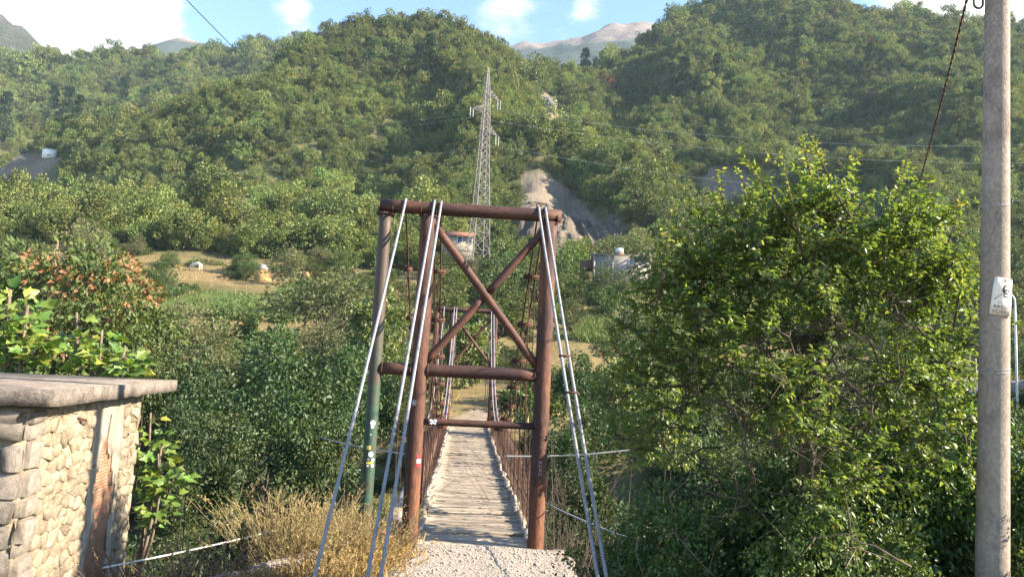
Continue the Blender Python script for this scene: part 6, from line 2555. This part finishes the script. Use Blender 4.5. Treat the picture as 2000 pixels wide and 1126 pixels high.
q = fig_plant([(base, aty(1880, 780, 8.1), 0.03), (base, aty(1830, 820, 8.0), 0.025), (base, aty(1905, 850, 7.9), 0.025), (base, aty(1960, 860, 8.0), 0.025), (base, aty(1990, 930, 7.7), 0.025)],
              'quince-like bush with broad dark leaves against the concrete pole', 110, 0.13, 8, base)
for ch in q.children:
    if ch.name.startswith('leaf'):
        pass
m_fr = plain('quince_fruit', (0.34, 0.36, 0.12), 0.5)
for px, py in ((1834, 827), (1898, 819), (1862, 872)):
    p = aty(px, py, 7.7)
    mb = MB()
    u, v = np.meshgrid(np.linspace(0, math.pi, 9), np.linspace(0, 2 * math.pi, 13)[:-1])
    rr = 0.036 * (1 + 0.12 * np.cos(u))
    mb.add(np.column_stack([(rr * np.sin(u) * np.cos(v)).ravel(), (rr * np.sin(u) * np.sin(v)).ravel(), (rr * np.cos(u)).ravel()]), [[a * 9 + b, ((a + 1) % 12) * 9 + b, ((a + 1) % 12) * 9 + b + 1, a * 9 + b + 1] for a in range(12) for b in range(8)])
    o = mb.build('fruit', m_fr, q, True)
    o.location = Vector(p) - q.location


# ------------------------------------------------------------------ dry weeds and grass on the near bank
def weed(name, loc, n, spread, h, mat, label, seed, twigs=4, lean=0.35):
    g = np.random.default_rng(seed)
    e = empty(name, loc)
    tag(e, label, 'weed')
    st, lf = MB(), MB()
    P, D, U, LN = [], [], [], []
    for k in range(n):
        a = np.array([g.normal() * spread * 0.30, g.normal() * spread * 0.30, -0.1])
        d = np.array([a[0] / spread * 1.6 + g.normal() * lean * 0.5, a[1] / spread * 1.6 + g.normal() * lean * 0.5, 1.0])
        L = h * g.uniform(0.5, 1.05)
        q = np.array([a + d * L * t + np.array([0, 0, -0.05 * L * t * t]) + g.normal(size=3) * 0.008 for t in np.linspace(0, 1, 5)])
        st.tube(q, np.linspace(0.006, 0.0022, 5), 3, rnd=g.uniform(0, 0.6), cap=False)
        for _ in range(twigs):
            t = g.uniform(0.3, 0.95)
            p = a + d * L * t
            d2 = d * 0.8 + g.normal(size=3) * 0.55
            d2 /= np.linalg.norm(d2)
            L2 = L * g.uniform(0.12, 0.32)
            st.tube([p, p + d2 * L2], [0.003, 0.0015], 3, rnd=g.uniform(0, 0.6), cap=False)
            m = 12
            tt_ = g.uniform(0.1, 1, m)
            P.append(p + d2 * L2 * tt_[:, None])
            D.append(d2 + g.normal(size=(m, 3)) * 0.6)
            U.append(g.normal(size=(m, 3)))
            LN.append(g.uniform(0.014, 0.032, m))
    P, D, U, LN = map(np.concatenate, (P, D, U, LN))
    lf.leaves(P, D, U, LN, LN * 0.35, g.uniform(0.1, 1, len(P)), 0.1, 0)
    st.build('stems', mat, e)['kind'] = 'stuff'
    lf.build('seed_heads', mat, e)['kind'] = 'stuff'
    return e


def wl_(px, py, Y):
    p = aty(px, py, Y)
    return (p[0], Y, gz(p[0], Y))


weed('dry_weed', wl_(570, 1050, 10.5), 210, 0.66, 1.12, LEAF['dry'], 'tall golden dry weed bush with upright spikes beside the single stay', 11)
weed('dry_weed', wl_(700, 1040, 11.0), 200, 0.75, 0.85, LEAF['dry'], 'bushy dry weed at the foot of the outer green post', 12)
weed('dry_weed', wl_(660, 1110, 9.8), 150, 0.8, 0.5, LEAF['dry'], 'low dry weed clump between the stays at the bottom edge', 13)
weed('dry_weed', wl_(745, 1080, 10.6), 110, 0.55, 0.42, LEAF['drygrass'], 'dry grassy weed against the rusty post by the gravel', 14)
weed('brown_weed', wl_(330, 1130, 8.3), 60, 0.8, 0.75, LEAF['brown'], 'thin brown weed stalks below the rubble wall', 15, 3, 0.7)
weed('brown_weed', wl_(395, 1115, 8.6), 45, 0.6, 0.65, LEAF['brown'], 'sparse dead stalks beside the hose under the wall', 16, 3, 0.7)
weed('green_weed', wl_(260, 1130, 8.0), 60, 0.7, 0.40, LEAF['olive'], 'low green weed at the foot of the rubble wall', 17)
weed('dark_weed', wl_(1130, 1110, 9.3), 80, 0.4, 0.26, LEAF['brown'], 'dark low twiggy weed on the chipped corner of the abutment', 18, 4, 1.0)
weed('dry_weed', wl_(1185, 1015, 13.5), 80, 0.8, 0.5, LEAF['drygrass'], 'patch of dry yellow weed behind the paired stays', 19)
# mullein-like spike
sp = wl_(470, 1105, 9.4)
e = empty('spike_weed', sp)
tag(e, 'single grey-green spiky stalk standing beside the wrapped pipe', 'weed')
tp = aty(478, 1012, 9.4)[2] - sp[2]
MB().tube([(0, 0, -0.1), (0.01, 0, tp)], [0.012, 0.006], 6).build('stem', MAT['twig'], e)
n = 700
z = R.uniform(0.15, 1, n)
a = R.uniform(0, 6.28, n)
rr = 0.03 * (1.25 - z)
MB().leaves(np.column_stack([rr * np.cos(a), rr * np.sin(a), z * tp]), np.column_stack([np.cos(a), np.sin(a), np.full(n, 0.3)]), np.tile([0, 0, 1.0], (n, 1)), 0.07 * (1.25 - z), 0.022, R.uniform(0, 0.7, n), 0.1, 0.2).build('leaf_whorls', LEAF['olive'], e)['kind'] = 'stuff'


def blades(name, x, y, h, mat, label, wid=0.008, lean=0.4, sink=0.02):
    n = len(x)
    z = H(x, y) - sink
    d = np.column_stack([R.normal(0, lean, n), R.normal(0, lean, n), np.ones(n)])
    nr = R.normal(size=(n, 3)) * np.array([1, 1, 0.2])
    o = MB().leaves(np.column_stack([x, y, z]), d, nr, h, wid, np.clip(R.uniform(0, 1, n), 0, 1), 0.1, 0.15).build(name, mat)
    tag(o, label, kind='stuff')
    return o


n = 9000
x = R.uniform(-2.95, -1.0, n)
y = R.uniform(8.2, 11.9, n)
pe, _ = path_edges(y)
k = (x < pe + R.normal(-0.10, 0.16, n)) & (fbm(x * 1.6, y * 1.6, 3, 91) > -0.20)
x, y = x[k], y[k]
blades('dry_grass', x, y, R.uniform(0.08, 0.30, len(x)), LEAF['drygrass'], 'dry golden grass along the edge of the gravel path', 0.006)
n = 16000
x = R.uniform(7.0, 19.5, n)
y = R.uniform(74.5, 95.5, n)
blades('field_grass', x, y, R.uniform(0.4, 1.0, n), LEAF['grass'], 'bright green crop in the small field on the far bank', 0.06, 0.3)
n = 14000
x = np.concatenate([R.uniform(-41, -24, n // 2), R.uniform(-32, -20, n // 2)])
y = np.concatenate([R.uniform(80, 100, n // 2), R.uniform(92, 106, n // 2)])
blades('meadow_grass', x, y, R.uniform(0.25, 0.6, n), LEAF['grass'], 'short green meadow grass in the plots below the haystack', 0.06, 0.4)
n = 22000
Y_ = R.uniform(33.5, 124, n)
X_ = R.uniform(-0.8, 0.8, n) * Y_
lat = (X_ - O[0]) + (Y_ - O[1]) * math.tan(AXIS)
k = ~in_field(X_, Y_) & ~((np.abs(X_ - (np.interp(Y_, [33.7, 38, 46, 54, 62], [-1.8, -1.8, -1.5, -3.0, -5.0]))) < 1.0) & (Y_ < 62)) & (fbm(X_ / 5, Y_ / 5, 3, 93) > -0.1)
X_, Y_ = X_[k], Y_[k]
blades('bank_grass', X_, Y_, R.uniform(0.25, 0.75, len(X_)), LEAF['drygrass'], 'tall dry grass over the banks of the far side', 0.05, 0.5)

# low ground cover over the gorge slopes and the far banks
def cover(name, n, xr, yr, protos, label, sc=(0.5, 1.0), cond=None):
    y = R.uniform(*yr, n)
    x = R.uniform(*xr, n) * y if xr[1] < 2 else R.uniform(*xr, n)
    k = ~in_field(x, y)
    lat = (x - O[0]) + (y - O[1]) * math.tan(AXIS)
    k &= ~((np.abs(lat) < 2.2) & ((y < 15) | ((y > 30) & (y < 62))))
    if cond is not None:
        k &= cond(x, y)
    x, y = x[k], y[k]
    z = H(x, y)
    m = len(x)
    me = bpy.data.meshes.new(name)
    me.vertices.add(m)
    me.vertices.foreach_set('co', np.column_stack([x, y, z - 0.1]).astype(np.float32).ravel())
    for nm, ty, arr in (('rotz', 'FLOAT', R.uniform(0, 6.28, m)), ('size', 'FLOAT', R.uniform(*sc, m)), ('tall', 'FLOAT', R.uniform(0.6, 1.2, m)), ('pick', 'INT', R.integers(0, len(protos), m))):
        a = me.attributes.new(nm, ty, 'POINT')
        a.data.foreach_set('value', arr.astype(np.int32 if ty == 'INT' else np.float32))
    o = link(name, me)
    scatter(o, protos)
    tag(o, label, kind='stuff')


def low_proto(i, leaf, ll):
    mb, _ = clump_crown(12, 45, 0.75, 0.7, 0, 0.32, ll, ll * 0.55, 500 + i, 'dome')
    me = mb.mesh('low_cover')
    me.materials.append(LEAF[leaf])
    return me


LC = [low_proto(i, 'gorge', 0.13) for i in range(3)]
LB = [low_proto(10 + i, 'bush', 0.08) for i in range(3)]
LV = [low_proto(20, 'valley', 0.2), low_proto(21, 'olive', 0.2), low_proto(22, 'valley', 0.2)]
cover('gorge_undergrowth', 1500, (-0.85, 0.8), (12.2, 36), LC, 'low green undergrowth over the gorge slopes', (0.5, 1.1))
cover('bank_undergrowth', 800, (1.5, 9.0), (6.2, 16), LB, 'low dark undergrowth beneath the plum tree', (0.4, 0.9), lambda x, y: (x > 1.6) & ~((x < 2.2) & (y > 9)))
cover('valley_undergrowth', 2600, (-0.8, 0.8), (36, 126), LV, 'low scrub over the banks and field edges of the far side', (0.7, 1.7), lambda x, y: (fbm(x / 7, y / 7, 3, 95) > -0.03) & ~((np.abs(x + 37) < 5) & (y > 98) & (y < 114)) & ~((np.abs(x + 49) < 5) & (y > 104) & (y < 118)))


# ------------------------------------------------------------------ tell the repeated plants apart by what they stand nearest to
MARKS = [(512, 540, 'the conical haystack'), (383, 540, 'the grazing horse'), (598, 541, 'the smaller haystack'), (420, 595, 'the green plots below the haystack'), (893, 478, 'the tiled cottage'), (933, 510, 'the foot of the pylon'),
         (1205, 515, 'the grey block house'), (1150, 505, 'the timber stack'), (1155, 650, 'the bright green field'), (912, 612, 'the far bridge tower'), (106, 497, 'the wooden post'), (178, 450, 'the round olive tree'), (98, 300, 'the white shed'),
         (476, 410, 'the pale rock outcrop'), (1095, 430, 'the bare slip'), (742, 600, 'the upper green post'), (735, 860, 'the stickers on the green post'), (905, 815, 'the far end of the deck'), (345, 745, 'the roof slab corner'),
         (1130, 890, 'the white hose'), (1590, 700, 'the plum tree trunk'), (1940, 700, 'the concrete pole'), (1150, 1000, 'the paired stays'), (575, 980, 'the golden weed bush'), (470, 1050, 'the spiky grey stalk'), (310, 900, 'the end of the rubble wall'),
         (1420, 370, 'the grey slide on the big hill'), (290, 680, 'the drooping fig plant'), (30, 650, 'the fig plant at the edge'), (950, 140, 'the tip of the pylon'), (1985, 650, 'the street lamp'), (1188, 180, 'the dead reddish tree on the spur'), (640, 600, 'the big grey-green tree'), (235, 205, 'the tallest conifer'), (185, 560, 'the orange-tipped tree')]
ORD = ['', 'second ', 'third ', 'fourth ', 'fifth ', 'sixth ', 'seventh ', 'eighth ', 'ninth ', 'tenth ', 'eleventh ', 'twelfth ', 'thirteenth ', 'fourteenth ', 'fifteenth ', 'sixteenth ', 'seventeenth ', 'eighteenth ', 'nineteenth ', 'twentieth ']
ORD += ['twenty-' + o for o in ('first ', 'second ', 'third ', 'fourth ', 'fifth ', 'sixth ', 'seventh ', 'eighth ', 'ninth ')]
ORD += ['thirtieth ', 'thirty-first ', 'thirty-second ', 'thirty-third ', 'thirty-fourth ', 'thirty-fifth ', 'thirty-sixth ', 'thirty-seventh ', 'thirty-eighth ', 'thirty-ninth ', 'fortieth ', 'forty-first ', 'forty-second ', 'forty-third ', 'forty-fourth ', 'forty-fifth ', 'forty-sixth ', 'forty-seventh ', 'forty-eighth ', 'forty-ninth ', 'fiftieth ']
WHAT = {'hillside_tree': 'bushy foothill tree', 'conifer': 'dark conifer', 'gorge_shrub': 'leafy gorge shrub'}
bins = {}
for o in list(COL.objects):
    if o.parent or not o.get('group'):
        continue
    nm = o.name.split('.')[0]
    if nm == 'valley_tree':
        what = {'bush': 'bushy green hedgerow tree', 'grey': 'grey-green hedgerow tree', 'pale': 'pale-leaved hedgerow tree'}[o['label'][:4]]
    elif nm in WHAT:
        what = WHAT[nm]
    else:
        continue
    x, y, z = o.location
    qx, qy = proj(x, y, z + 1.5)
    dd = [(qx - a) ** 2 + (qy - b) ** 2 for a, b, _ in MARKS]
    k = int(np.argmin(dd))
    bins.setdefault((what, k), []).append((dd[k], o.name, o))
for (what, k), L in bins.items():
    for r_, (_, _, o) in enumerate(sorted(L, key=lambda t: t[:2])):
        o['label'] = f"{what}, {ORD[min(r_, len(ORD) - 1)]}nearest to {MARKS[k][2]}"
